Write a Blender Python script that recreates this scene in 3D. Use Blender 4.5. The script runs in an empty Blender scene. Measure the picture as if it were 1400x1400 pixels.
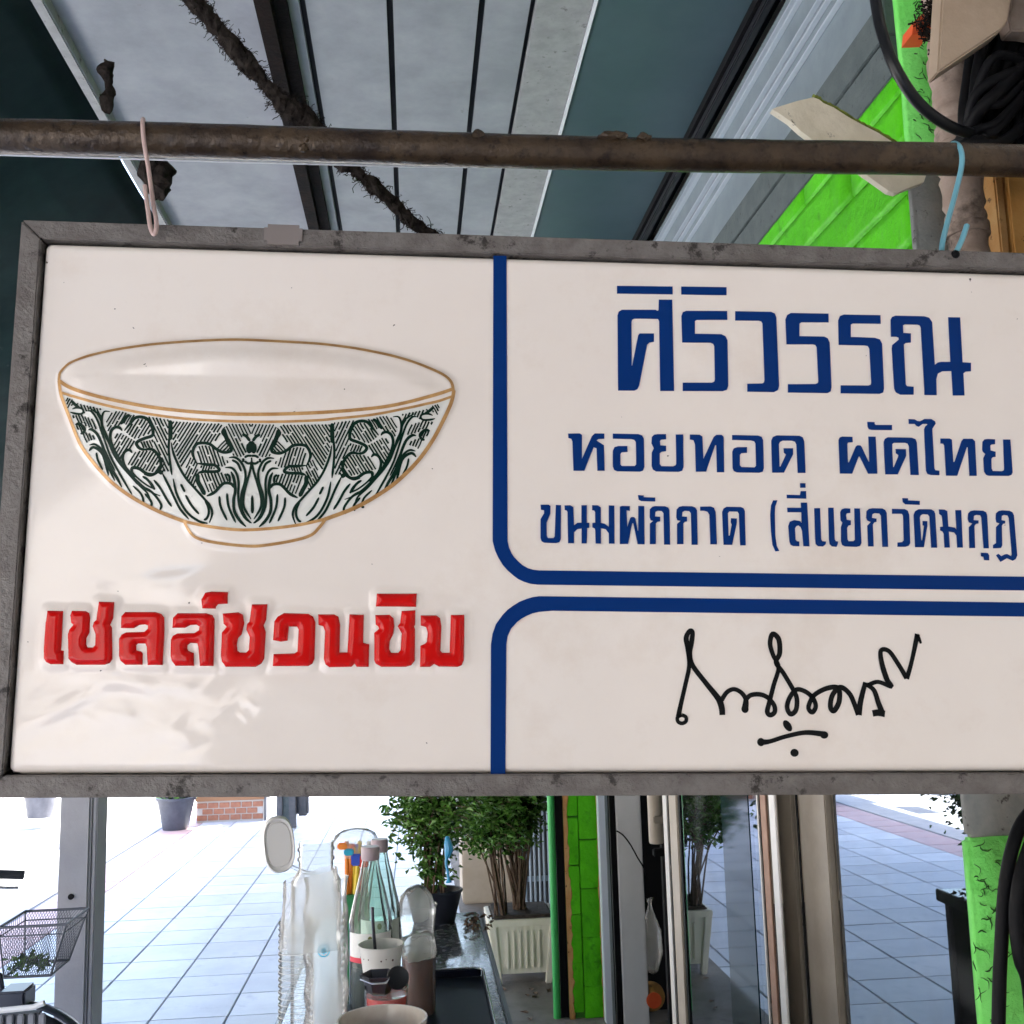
import bpy, bmesh, math, random
import numpy as np
from mathutils import Vector, Matrix, geometry, noise as mnoise
random.seed(7)
sc = bpy.context.scene
C = sc.collection
PI = math.pi

# ------------------------------------------------------------------ camera, sky, sun, exposure
CAMZ = 1.5
F = 1450.0                                   # focal length in photo pixels (photo 1400 wide)
_Y = Vector((-133, 217, F)).normalized()
_U = Vector((-270, -9854, F)); _U = (_U - _U.dot(_Y) * _Y).normalized()
_X = _Y.cross(_U)
if _X.x < 0: _X = -_X
cam_d = bpy.data.cameras.new('camera'); cam = bpy.data.objects.new('camera', cam_d); C.objects.link(cam)
cam_d.sensor_width = 36; cam_d.sensor_fit = 'HORIZONTAL'; cam_d.lens = 36 * F / 1400
cam_d.clip_start = 0.02; cam_d.clip_end = 500
# world = columns of (camera right, up, back)
right = Vector((_X.x, _Y.x, _U.x)); down = Vector((_X.y, _Y.y, _U.y)); fwd = Vector((_X.z, _Y.z, _U.z))
M = Matrix((right, -down, -fwd)).transposed().to_4x4(); M.translation = Vector((0, 0, CAMZ))
cam.matrix_world = M
sc.camera = cam

SUN_EL = math.radians(58); SUN_AZ = math.radians(65)      # azimuth from +Y towards +X: sun behind the shop
world = bpy.data.worlds.new('World'); sc.world = world; world.use_nodes = True
wn = world.node_tree.nodes; wl = world.node_tree.links
sky = wn.new('ShaderNodeTexSky'); sky.sky_type = 'NISHITA'; sky.sun_disc = False
sky.sun_elevation = SUN_EL; sky.sun_rotation = SUN_AZ; sky.air_density = 1.2; sky.dust_density = 3.0; sky.ozone_density = 1.0
bg = wn['Background']; bg.inputs[1].default_value = 0.15
wl.new(sky.outputs[0], bg.inputs[0])
sl = bpy.data.lights.new('sun', 'SUN'); sl.energy = 4.5; sl.angle = math.radians(0.5); sl.color = (1.0, 0.95, 0.88)
sun = bpy.data.objects.new('sun', sl); C.objects.link(sun)
sd = Vector((math.cos(SUN_EL) * math.sin(SUN_AZ), math.cos(SUN_EL) * math.cos(SUN_AZ), math.sin(SUN_EL)))
sun.rotation_euler = sd.to_track_quat('Z', 'Y').to_euler()
sc.view_settings.view_transform = 'Standard'; sc.view_settings.look = 'None'
sc.view_settings.gamma = 1.0; sc.view_settings.use_curve_mapping = False
sc.view_settings.exposure = 3.1
sc.render.engine = 'CYCLES'
sc.cycles.max_bounces = 10; sc.cycles.transparent_max_bounces = 24

# ------------------------------------------------------------------ measuring helpers (photo pixel -> place on a real plane)
def ray(px, py):
    c = Vector(((px - 700) / F, (py - 700) / F, 1.0))
    return Vector((c.dot(_X), c.dot(_Y), c.dot(_U)))
def at(px, py, y):
    r = ray(px, py); r = r * (y / r.y); return Vector((r.x, r.y, r.z + CAMZ))
def on_x(px, py, x):
    r = ray(px, py); r = r * (x / r.x); return Vector((r.x, r.y, r.z + CAMZ))
def on_z(px, py, z):
    r = ray(px, py); r = r * ((z - CAMZ) / r.z); return Vector((r.x, r.y, r.z + CAMZ))

# ------------------------------------------------------------------ object helpers
def obj(name, me, mat=None, parent=None, stuff=False):
    if isinstance(me, bmesh.types.BMesh):
        bm = me; me = bpy.data.meshes.new(name); bm.to_mesh(me); bm.free()
    o = bpy.data.objects.new(name, me); C.objects.link(o)
    if mat is not None and not me.materials: me.materials.append(mat)
    if parent is not None: o.parent = parent
    if stuff: o['kind'] = 'stuff'
    return o
def tag(o, label, cat, group=None):
    o['label'] = label; o['category'] = cat
    if group: o['group'] = group
    return o
def thing(name, label, cat, loc=(0, 0, 0), rot=(0, 0, 0), group=None):
    o = bpy.data.objects.new(name, None); C.objects.link(o); o.empty_display_size = .05
    o.location = loc; o.rotation_euler = rot
    return tag(o, label, cat, group)
def struct(name, me, mat=None, parent=None):
    o = obj(name, me, mat, parent)
    if parent is None: o['kind'] = 'structure'
    return o
def copy_tree(src, parent=None):
    c = src.copy(); C.objects.link(c)
    if parent is not None: c.parent = parent
    for ch in list(src.children): copy_tree(ch, c)
    return c
def smooth(o, ang=40):
    for p in o.data.polygons: p.use_smooth = True
    try:
        o.data.set_sharp_from_angle(angle=math.radians(ang))
    except Exception: pass
    return o
def BM(): return bmesh.new()
def box(bm, x0, x1, y0, y1, z0, z1, bev=0):
    r = bmesh.ops.create_cube(bm, size=1)
    vs = r['verts']
    for v in vs:
        v.co = Vector(((x0 + x1) / 2 + v.co.x * (x1 - x0), (y0 + y1) / 2 + v.co.y * (y1 - y0), (z0 + z1) / 2 + v.co.z * (z1 - z0)))
    if bev:
        es = set(e for v in vs for e in v.link_edges)
        bmesh.ops.bevel(bm, geom=list(es), offset=bev, segments=2, affect='EDGES', clamp_overlap=True)
    return bm
def lathe(bm, prof, seg=24, cx=0, cy=0, cz=0, sx=1, sy=1, M4=None):
    rings = []
    for r, z in prof:
        if r < 1e-6:
            v = bm.verts.new((cx, cy, cz + z)); rings.append([v])
        else:
            rings.append([bm.verts.new((cx + sx * r * math.cos(2 * PI * k / seg), cy + sy * r * math.sin(2 * PI * k / seg), cz + z)) for k in range(seg)])
    if M4 is not None:
        for rg in rings:
            for v in rg: v.co = M4 @ v.co
    for a, b in zip(rings, rings[1:]):
        for k in range(seg):
            k2 = (k + 1) % seg
            if len(a) == 1 and len(b) == 1: continue
            if len(a) == 1: bm.faces.new((a[0], b[k2], b[k]))
            elif len(b) == 1: bm.faces.new((a[k], a[k2], b[0]))
            else: bm.faces.new((a[k], a[k2], b[k2], b[k]))
    return bm
def tube(bm, pts, r, seg=8, cap=True):
    pts = [Vector(p) for p in pts]
    if not isinstance(r, (list, tuple)): r = [r] * len(pts)
    rings = []; up = None
    for i, p in enumerate(pts):
        if i == 0: t = pts[1] - p
        elif i == len(pts) - 1: t = p - pts[i - 1]
        else: t = (pts[i + 1] - pts[i - 1])
        t = t.normalized() if t.length > 1e-9 else Vector((0, 0, 1))
        if up is None:
            up = Vector((0, 0, 1)) if abs(t.z) < .9 else Vector((1, 0, 0))
        a = (up - up.dot(t) * t)
        if a.length < 1e-5: a = t.orthogonal()
        a.normalize(); b = t.cross(a); up = a
        rings.append([bm.verts.new(p + r[i] * (a * math.cos(2 * PI * k / seg) + b * math.sin(2 * PI * k / seg))) for k in range(seg)])
    for A, B in zip(rings, rings[1:]):
        for k in range(seg):
            bm.faces.new((A[k], A[(k + 1) % seg], B[(k + 1) % seg], B[k]))
    if cap and seg > 2:
        bm.faces.new(rings[0][::-1]); bm.faces.new(rings[-1])
    return bm
def catmull(P, n=6, closed=False):
    P = [tuple(p) for p in P]; out = []
    N = len(P)
    rng = range(N if closed else N - 1)
    for i in rng:
        p0 = P[(i - 1) % N] if (closed or i > 0) else P[0]
        p1 = P[i]; p2 = P[(i + 1) % N]
        p3 = P[(i + 2) % N] if (closed or i + 2 < N) else P[-1]
        for k in range(n):
            t = k / n
            out.append(tuple(.5 * ((2 * b) + (-a + c) * t + (2 * a - 5 * b + 4 * c - d) * t * t + (-a + 3 * b - 3 * c + d) * t ** 3) for a, b, c, d in zip(p0, p1, p2, p3)))
    if not closed: out.append(P[-1])
    return out

# ------------------------------------------------------------------ materials
def mat(name, col, rough=.6, metal=0, noise_s=0, noise_a=0, col2=None, bump=0, bump_s=60, bdist=.003, spec=.5, coat=0, stain=None, detail=6, ramp=(.35, .65), coord='Object', emis=None, alpha=None, trans=0, ior=1.45):
    m = bpy.data.materials.new(name); m.use_nodes = True
    nt = m.node_tree; n = nt.nodes; l = nt.links; b = n['Principled BSDF']
    b.inputs['Base Color'].default_value = (*col, 1); b.inputs['Roughness'].default_value = rough
    b.inputs['Metallic'].default_value = metal; b.inputs['Specular IOR Level'].default_value = spec
    b.inputs['Coat Weight'].default_value = coat; b.inputs['Coat Roughness'].default_value = .06
    b.inputs['Transmission Weight'].default_value = trans; b.inputs['IOR'].default_value = ior
    tc = n.new('ShaderNodeTexCoord')
    if col2 is not None:
        nz = n.new('ShaderNodeTexNoise'); nz.inputs['Scale'].default_value = noise_s; nz.inputs['Detail'].default_value = detail; nz.inputs['Roughness'].default_value = .65
        l.new(tc.outputs[coord], nz.inputs['Vector'])
        rp = n.new('ShaderNodeValToRGB'); rp.color_ramp.elements[0].position = ramp[0]; rp.color_ramp.elements[1].position = ramp[1]
        rp.color_ramp.elements[0].color = (*col, 1); rp.color_ramp.elements[1].color = (*col2, 1)
        l.new(nz.outputs[0], rp.inputs[0]); out = rp.outputs[0]
        if stain is not None:
            nz2 = n.new('ShaderNodeTexNoise'); nz2.inputs['Scale'].default_value = stain[1]; nz2.inputs['Detail'].default_value = 9; nz2.inputs['Roughness'].default_value = .7
            l.new(tc.outputs[coord], nz2.inputs['Vector'])
            rp2 = n.new('ShaderNodeValToRGB'); rp2.color_ramp.elements[0].position = stain[2]; rp2.color_ramp.elements[1].position = stain[2] + stain[3]
            rp2.color_ramp.elements[0].color = (0, 0, 0, 1); rp2.color_ramp.elements[1].color = (1, 1, 1, 1)
            l.new(nz2.outputs[0], rp2.inputs[0])
            mx = n.new('ShaderNodeMix'); mx.data_type = 'RGBA'; l.new(rp2.outputs[0], mx.inputs[0])
            l.new(out, mx.inputs[6]); mx.inputs[7].default_value = (*stain[0], 1); out = mx.outputs[2]
        l.new(out, b.inputs['Base Color'])
    if bump:
        nb = n.new('ShaderNodeTexNoise'); nb.inputs['Scale'].default_value = bump_s; nb.inputs['Detail'].default_value = 8; nb.inputs['Roughness'].default_value = .6
        l.new(tc.outputs[coord], nb.inputs['Vector'])
        bp = n.new('ShaderNodeBump'); bp.inputs['Strength'].default_value = bump; bp.inputs['Distance'].default_value = bdist
        l.new(nb.outputs[0], bp.inputs['Height']); l.new(bp.outputs[0], b.inputs['Normal'])
    if emis: b.inputs['Emission Color'].default_value = (*emis[0], 1); b.inputs['Emission Strength'].default_value = emis[1]
    return m
def clear_mat(name, tint=(1, 1, 1), haze=.25, hazecol=(.8, .82, .82), rough=.12, gloss=.5):
    """thin clear plastic / glass sheet: see-through, with fresnel gloss and a little milky scatter"""
    m = bpy.data.materials.new(name); m.use_nodes = True
    n = m.node_tree.nodes; l = m.node_tree.links; n.clear()
    o = n.new('ShaderNodeOutputMaterial'); t = n.new('ShaderNodeBsdfTransparent'); t.inputs[0].default_value = (*tint, 1)
    d = n.new('ShaderNodeBsdfDiffuse'); d.inputs[0].default_value = (*hazecol, 1)
    tl = n.new('ShaderNodeBsdfTranslucent'); tl.inputs[0].default_value = (*hazecol, 1)
    dd = n.new('ShaderNodeMixShader'); dd.inputs[0].default_value = .5; l.new(d.outputs[0], dd.inputs[1]); l.new(tl.outputs[0], dd.inputs[2])
    g = n.new('ShaderNodeBsdfGlossy'); g.inputs['Roughness'].default_value = rough
    m1 = n.new('ShaderNodeMixShader'); m1.inputs[0].default_value = haze
    l.new(t.outputs[0], m1.inputs[1]); l.new(dd.outputs[0], m1.inputs[2])
    lw = n.new('ShaderNodeLayerWeight'); lw.inputs[0].default_value = gloss
    m2 = n.new('ShaderNodeMixShader'); l.new(lw.outputs['Fresnel'], m2.inputs[0])
    l.new(m1.outputs[0], m2.inputs[1]); l.new(g.outputs[0], m2.inputs[2]); l.new(m2.outputs[0], o.inputs[0])
    return m

MT = {}
MT['frame'] = mat('frame_metal', (.12, .106, .098), .5, .2, 40, 0, (.185, .17, .16), bump=.8, bump_s=160, stain=((.032, .027, .024), 30, .56, .06), detail=10)
MT['frame_dark'] = mat('frame_inside', (.03, .028, .026), .8)
MT['blue'] = mat('blue_vinyl', (.0003, .028, .16), .4, spec=.12)
MT['red'] = mat('red_paint', (.60, .007, .006), .10, col2=(.52, .006, .006), noise_s=30, spec=.25)
MT['black_ink'] = mat('black_ink', (.005, .006, .007), .4, spec=.15)
MT['green_ink'] = mat('green_ink', (.003, .020, .012), .35, spec=.12)
MT['gold'] = mat('gold_paint', (.38, .19, .06), .35, .2, 60, 0, (.56, .33, .13))
MT['pipe'] = mat('rusty_pipe', (.030, .019, .013), .27, .3, 14, 0, (.078, .052, .030), bump=1.0, bump_s=75, stain=((.022, .014, .010), 60, .52, .14), detail=10)
MT['pink_wire'] = mat('pink_wire', (.55, .40, .37), .35)
MT['blue_wire'] = mat('blue_wire', (.16, .42, .52), .35)
MT['white_edge_and_glint'] = mat('white_edge_and_glint', (.8, .82, .84), .4)  # ceiling edge strip, and the bright line painted under the pipe
MT['plate'] = mat('tag_plate', (.22, .19, .18), .5, .2)
MT['ceil'] = mat('ceiling_board', (.235, .25, .27), .7, 0, 5, 0, (.32, .335, .355), bump=.15, bump_s=20, stain=((.16, .15, .14), 14, .66, .1))
MT['ceil_gap'] = mat('ceiling_gap', (.015, .017, .02), .9)
MT['black_bar'] = mat('rusted_bar', (.003, .003, .003), .7, .0, 12, 0, (.014, .008, .006), spec=.05, bump=.8, bump_s=80)
MT['fuzz'] = mat('dusty_fuzz', (.010, .008, .007), .95, col2=(.034, .028, .024), noise_s=60, spec=.05)
MT['tarp'] = mat('teal_tarp', (.006, .021, .021), .7, 0, 3, 0, (.014, .038, .037), spec=.15, bump=.3, bump_s=12, stain=((.09, .1, .1), 7, .66, .08))
MT['trim'] = mat('pale_trim', (.26, .265, .26), .6, 0, 20, 0, (.34, .34, .335), stain=((.06, .05, .05), 30, .6, .1))
MT['slate'] = mat('slate_blue_panel', (.050, .088, .105), .38, .1, 2.5, 0, (.068, .11, .13), bump=.15, bump_s=5, stain=((.02, .03, .035), 60, .74, .04))
MT['alu'] = mat('grey_blue_aluminium', (.20, .245, .27), .4, .3, 8, 0, (.26, .31, .335))
MT['alu_highlight'] = mat('aluminium_rib_highlight', (.50, .56, .60), .35, .2)  # paler than the rails: highlights on the ribs put into the colour
MT['alu_dark'] = mat('dull_grey_band', (.065, .085, .085), .7, 0, 20, 0, (.095, .115, .115), bump=.5, bump_s=90, stain=((.03, .035, .03), 45, .6, .06))
MT['black'] = mat('black_rubber', (.006, .006, .007), .55, spec=.12)
MT['black_gloss'] = mat('black_plastic', (.010, .011, .013), .3, spec=.3)
MT['green'] = mat('green_brick_paint', (.065, .42, .006), .38, 0, 10, 0, (.095, .54, .010), spec=.22, bdist=.006, bump=1.0, bump_s=28, stain=((.03, .22, .006), 16, .56, .14))
MT['green2'] = mat('light_green_plaster', (.17, .70, .12), .5, 0, 12, 0, (.23, .78, .17), spec=.25, bdist=.012, bump=1.0, bump_s=22, stain=((.015, .07, .012), 30, .66, .02))
MT['crack'] = mat('plaster_crack', (.02, .09, .015), .9)
MT['green_mortar'] = mat('green_mortar', (.03, .15, .01), .8)
MT['cracked'] = mat('cracked_orange_plaster', (.42, .20, .06), .8, 0, 14, 0, (.50, .30, .12), bump=1, bump_s=30, stain=((.10, .05, .02), 40, .60, .05))
MT['orange'] = mat('orange_plaster', (.60, .33, .10), .7, 0, 10, 0, (.50, .24, .06), bump=.8, bump_s=40, stain=((.08, .04, .02), 45, .64, .03))
MT['grey_pier'] = mat('worn_grey_render', (.17, .18, .175), .8, 0, 18, 0, (.25, .245, .225), bump=1, bump_s=50, stain=((.05, .045, .04), 40, .6, .06))
MT['pvc'] = mat('dusty_pipe', (.27, .20, .16), .6, 0, 14, 0, (.38, .30, .25), spec=.2, bump=.8, bump_s=50, stain=((.03, .02, .014), 8, .52, .16))
MT['beige_box'] = mat('beige_metal_box', (.36, .27, .19), .55, .1, 8, 0, (.44, .34, .25), bump=.4, bump_s=60, stain=((.06, .04, .03), 50, .7, .05))
MT['orange_red'] = mat('orange_red_plastic', (.75, .11, .03), .5)
MT['board'] = mat('cream_board', (.66, .60, .46), .8, 0, 18, 0, (.78, .72, .58), bump=1, bump_s=45, stain=((.12, .10, .06), 50, .64, .06))
MT['board_edge'] = mat('mossy_edge', (.10, .13, .02), .9, 0, 50, 0, (.22, .26, .04), bump=1, bump_s=80)
MT['tile'] = mat('sidewalk_tile', (.59, .62, .68), .5, 0, 2.2, 0, (.73, .76, .80), bump=.25, bump_s=40, coord='Object', stain=((.50, .53, .61), 9, .56, .2))
MT['tile_red'] = mat('red_sidewalk_tile', (.56, .38, .38), .6, 0, 3, 0, (.62, .46, .46), bump=.25, bump_s=40)
def vary(m, amt):
    nt = m.node_tree; n = nt.nodes; l = nt.links; b = n['Principled BSDF']
    src = b.inputs['Base Color'].links[0].from_socket; oi = n.new('ShaderNodeObjectInfo'); hs_ = n.new('ShaderNodeHueSaturation'); mr = n.new('ShaderNodeMapRange')
    mr.inputs[3].default_value = 1 - amt; mr.inputs[4].default_value = 1 + amt * .6
    l.new(oi.outputs['Random'], mr.inputs[0]); l.new(mr.outputs[0], hs_.inputs['Value']); l.new(src, hs_.inputs['Color']); l.new(hs_.outputs[0], b.inputs['Base Color'])
    tc = next(x for x in n if x.type == 'TEX_COORD'); 
    ad = n.new('ShaderNodeVectorMath'); ad.operation = 'ADD'; l.new(tc.outputs['Object'], ad.inputs[0]); cm = n.new('ShaderNodeCombineXYZ'); mm_ = n.new('ShaderNodeMath'); mm_.operation = 'MULTIPLY'; mm_.inputs[1].default_value = 57
    l.new(oi.outputs['Random'], mm_.inputs[0]); l.new(mm_.outputs[0], cm.inputs[0]); l.new(mm_.outputs[0], cm.inputs[1]); l.new(cm.outputs[0], ad.inputs[1])
    for x in n:
        if x.type == 'TEX_NOISE': l.new(ad.outputs[0], x.inputs['Vector'])
vary(MT['tile'], .13); vary(MT['green'], .10)
MT['grout'] = mat('grout', (.27, .30, .36), .9)
MT['kerb'] = mat('kerb_stone', (.45, .45, .45), .8, 0, 6, 0, (.55, .55, .55), bump=.4)
MT['road'] = mat('pale_road', (.33, .33, .33), .8, 0, 4, 0, (.40, .40, .40), bump=.4)
MT['concrete'] = mat('step_concrete', (.17, .15, .13), .8, 0, 3, 0, (.30, .275, .25), bump=.5, bump_s=30, stain=((.09, .08, .07), 6, .56, .15))
MT['post'] = mat('grey_post', (.32, .31, .33), .75, 0, 3, 0, (.38, .37, .39), bump=.4, bump_s=50, stain=((.10, .09, .09), 30, .66, .08))
MT['wallpale'] = mat('pale_house_wall', (.62, .58, .52), .8, 0, 2, 0, (.70, .67, .62))
MT['housewall'] = mat('cream_house_wall', (.24, .22, .195), .85, 0, 1.2, 0, (.30, .28, .25), stain=((.18, .16, .14), 3, .55, .2))
MT['interior'] = mat('shop_interior', (.035, .035, .035), .8, 0, 2, 0, (.06, .055, .05))
MT['white_frame'] = mat('cream_frame', (.45, .385, .31), .4, .05, 9, 0, (.54, .47, .385), stain=((.20, .15, .12), 16, .68, .1))
MT['white_frame2'] = mat('white_frame', (.74, .71, .68), .35, .05, 9, 0, (.80, .77, .74))
MT['beige_frame'] = mat('taupe_frame', (.22, .185, .145), .45, .1, 9, 0, (.28, .24, .19))
MT['brown_strip'] = mat('brown_strip', (.34, .19, .13), .6, 0, 12, 0, (.46, .28, .2))
MT['door_grey'] = mat('grey_door_panel', (.58, .58, .58), .5, 0, 3, 0, (.66, .66, .66), stain=((.15, .14, .13), 60, .74, .03))
MT['greenpole'] = mat('green_steel', (.05, .40, .10), .3, .1)
MT['jamb'] = mat('pale_blue_jamb', (.62, .69, .78), .35, .1)
MT['cream_planter'] = mat('cream_planter', (.78, .74, .60), .55, 0, 12, 0, (.84, .80, .67), stain=((.30, .25, .17), 22, .64, .1))
MT['soil'] = mat('soil', (.035, .028, .02), .95, 0, 40, 0, (.08, .06, .05), bump=1, bump_s=80)
MT['leaf'] = mat('leaf', (.055, .15, .022), .35, 0, 9, 0, (.13, .28, .045), coord='Object')
MT['leaf_d'] = mat('leaf_dark', (.045, .11, .02), .4, 0, 9, 0, (.10, .21, .035), coord='Object')
MT['stem'] = mat('bark', (.09, .055, .035), .85, 0, 30, 0, (.18, .12, .08))
MT['navy_pot'] = mat('navy_pot', (.022, .026, .042), .4)
MT['grey_pot'] = mat('grey_pot', (.06, .065, .085), .5, 0, 10, 0, (.09, .095, .12))
MT['brick'] = mat('brick', (.38, .15, .09), .8, 0, 30, 0, (.48, .22, .13))
MT['mortar'] = mat('mortar', (.6, .56, .52), .9)
MT['brown_band'] = mat('brown_band', (.36, .18, .09), .7)
MT['darkbox'] = mat('dark_grey_box', (.07, .075, .085), .6, 0, 9, 0, (.12, .12, .13))
MT['bars'] = mat('pale_blue_bars', (.48, .58, .68), .4, .2)
MT['cream'] = mat('cream_wall', (.50, .42, .32), .8, 0, 8, 0, (.58, .5, .4))
MT['basket'] = mat('basket_wire', (.10, .105, .125), .45, .3)
MT['bike'] = mat('bike_frame', (.06, .065, .085), .35, .3)
MT['chrome'] = mat('chrome', (.55, .57, .6), .22, .95)
MT['tyre'] = mat('tyre', (.02, .021, .025), .75)
MT['crate'] = mat('grey_crate', (.22, .22, .24), .6)
MT['tabletop'] = mat('speckled_tabletop', (.02, .023, .03), .16, 0, 55, 0, (.19, .2, .22), detail=3, ramp=(.42, .6), coat=.3)
MT['table_rim'] = mat('table_rim', (.03, .032, .04), .3, .4)
MT['tray'] = mat('black_tray', (.008, .012, .03), .5, spec=.25)
MT['silver'] = mat('silver_rim', (.5, .52, .56), .25, .8)
MT['cup_clear'] = clear_mat('clear_cups', (.98, .99, .99), .16, (.95, .96, .97), .12, .12)
MT['bag'] = clear_mat('plastic_bag', (.98, .98, .97), .26, (.95, .94, .92), .2, .15)
MT['lid'] = mat('milky_lid', (.72, .70, .68), .35)
MT['greenbox'] = mat('green_plastic', (.02, .20, .07), .35)
MT['glass_bottle'] = clear_mat('bottle_glass', (.76, .87, .81), .09, (.7, .78, .74), .05, .25)
MT['capm'] = mat('pink_grey_cap', (.42, .33, .36), .45)
MT['label'] = mat('bottle_label', (.72, .72, .70), .5)
MT['label_blue'] = mat('label_blue', (.02, .06, .22), .5)
MT['label_red'] = mat('label_red', (.6, .02, .05), .5)
MT['label_green'] = mat('label_olive', (.18, .20, .05), .5)
MT['sauce'] = mat('brown_sauce', (.10, .030, .016), .22, coat=.5)
MT['papercup'] = mat('paper_cup', (.74, .73, .70), .5)
MT['dots'] = mat('cup_dots', (.08, .04, .03), .6)
MT['steel_dark'] = mat('dark_steel_spoon', (.10, .10, .12), .3, .7)
MT['redsauce'] = mat('red_sauce', (.5, .03, .02), .2, coat=.5)
MT['porcelain'] = mat('porcelain', (.72, .68, .62), .2, col2=(.66, .6, .54), noise_s=40, coat=.4)
for nm, c in (('orange', (.85, .25, .03)), ('yellow', (.8, .6, .05)), ('blue', (.03, .08, .5)), ('cyan', (.02, .4, .6)), ('red', (.75, .06, .02)), ('white', (.75, .75, .75))):
    MT['straw_' + nm] = mat('straw_' + nm, c, .4)
MT['lilac'] = mat('lilac_blue_plastic', (.05, .35, .65), .3)

MT['film'] = mat('dark_teal_reflection', (.010, .026, .032), .06, spec=.45)  # colour of the dark reflected band painted on the left pane
# window glass with tinted film: mirrors the street strongly, dark room behind it
gm = bpy.data.materials.new('tinted_window_glass'); gm.use_nodes = True
n = gm.node_tree.nodes; l = gm.node_tree.links; n.clear()
o_ = n.new('ShaderNodeOutputMaterial'); t_ = n.new('ShaderNodeBsdfTransparent'); t_.inputs[0].default_value = (.35, .38, .40, 1)
g_ = n.new('ShaderNodeBsdfGlossy'); g_.inputs['Roughness'].default_value = .012; g_.inputs[0].default_value = (.66, .72, .80, 1)
d_ = n.new('ShaderNodeBsdfDiffuse'); d_.inputs[0].default_value = (.5, .52, .54, 1)
nz_ = n.new('ShaderNodeTexNoise'); nz_.inputs['Scale'].default_value = 5; nz_.inputs['Detail'].default_value = 8
tc_ = n.new('ShaderNodeTexCoord'); l.new(tc_.outputs['Object'], nz_.inputs[0])
mp_ = n.new('ShaderNodeMapRange'); mp_.inputs[1].default_value = .5; mp_.inputs[2].default_value = .8; mp_.inputs[3].default_value = .01; mp_.inputs[4].default_value = .16
l.new(nz_.outputs[0], mp_.inputs[0])
lw_ = n.new('ShaderNodeLayerWeight'); lw_.inputs[0].default_value = .3
mr_ = n.new('ShaderNodeMapRange'); mr_.inputs[3].default_value = .42; mr_.inputs[4].default_value = 1.0; l.new(lw_.outputs['Fresnel'], mr_.inputs[0])
a_ = n.new('ShaderNodeMixShader'); l.new(mr_.outputs[0], a_.inputs[0]); l.new(t_.outputs[0], a_.inputs[1]); l.new(g_.outputs[0], a_.inputs[2])
b_ = n.new('ShaderNodeMixShader'); l.new(mp_.outputs[0], b_.inputs[0]); l.new(a_.outputs[0], b_.inputs[1]); l.new(d_.outputs[0], b_.inputs[2])
l.new(b_.outputs[0], o_.inputs[0]); MT['glass'] = gm

# ================================================================== THE HANGING SIGN
yaw, tilt, ipr = -0.01994, 0.00697, 0.03148
sx = Vector((math.cos(yaw), math.sin(yaw), 0)); up_ = Vector((0, 0, 1)); nn = sx.cross(up_)
up2 = up_ * math.cos(tilt) + nn * math.sin(tilt)
EX = sx * math.cos(ipr) - up2 * math.sin(ipr); EZ = up2 * math.cos(ipr) + sx * math.sin(ipr); EN = EX.cross(EZ)  # EN towards viewer
if EN.y > 0: EN = -EN
O_ = at(700, 700, 1.2)
def on_sign(px, py):
    r = ray(px, py); p0 = O_ - Vector((0, 0, CAMZ)); k = p0.dot(EN) / r.dot(EN); d = r * k - p0
    return d.dot(EX), d.dot(EZ)
sign = thing('hanging_sign', 'wide white lightbox sign with bowl emblem and Thai lettering in a grey metal frame', 'sign')
SM = Matrix((EX, EZ, EN)).transposed().to_4x4(); SM.translation = O_
sign.matrix_world = SM      # local x = along sign, y = up, z = towards viewer

# frame rectangle (local) from photo edges
uL = (on_sign(31, 303)[0] + on_sign(-25, 1087)[0]) / 2
vT = (on_sign(31, 302)[1] + on_sign(1400, 349)[1]) / 2
vB = (on_sign(0, 1088.5)[1] + on_sign(1400, 1086.5)[1]) / 2
uFL = (on_sign(58, 345)[0] + on_sign(10, 1045)[0]) / 2
vFT = (on_sign(80, 331)[1] + on_sign(1390, 372)[1]) / 2
vFB = (on_sign(60, 1058)[1] + on_sign(1390, 1056.5)[1]) / 2
uR = uL + 1.46; uFR = uR - (uFL - uL)
DEP = .11
FW = uFL - uL - .0012
def bar(bm, pts, z0, z1, bev=.0015):
    a = [bm.verts.new((x, y, z1)) for x, y in pts]; b = [bm.verts.new((x, y, z0)) for x, y in pts]
    bm.faces.new(a); bm.faces.new(b[::-1]); N = len(pts); es = []
    for k in range(N):
        bm.faces.new((a[k], b[k], b[(k + 1) % N], a[(k + 1) % N]))
    bmesh.ops.recalc_face_normals(bm, faces=bm.faces)
    if bev: bmesh.ops.bevel(bm, geom=[e for e in bm.edges], offset=bev, segments=2, affect='EDGES', clamp_overlap=True)
    return bm
ftw = (vT - vFT) - .0015; fbw = (vFB - vB) - .0005
g = .0006
parts = [[(uL, vT - g), (uL + FW, vT - ftw - g), (uL + FW, vB + fbw + g), (uL, vB + g)],
         [(uL + g, vT), (uR - g, vT), (uR - FW - g, vT - ftw), (uL + FW + g, vT - ftw)],
         [(uL + g, vB), (uL + FW + g, vB + fbw), (uR - FW - g, vB + fbw), (uR - g, vB)],
         [(uR, vT - g), (uR, vB + g), (uR - FW, vB + fbw + g), (uR - FW, vT - ftw - g)]]
for P in parts:
    smooth(obj('frame_bar', bar(BM(), P, -DEP, .006), MT['frame'], sign))
bm = BM(); box(bm, uL + .004, uR - .004, vB + .004, vT - .004, -DEP + .003, -.035); obj('back_box', bm, MT['frame_dark'], sign)
bm = BM()
tube(bm, [(uL + FW, 0, -.002)] * 1 + [(uL + FW, .01, -.002)], .0001, 3)
bm.free()
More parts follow.
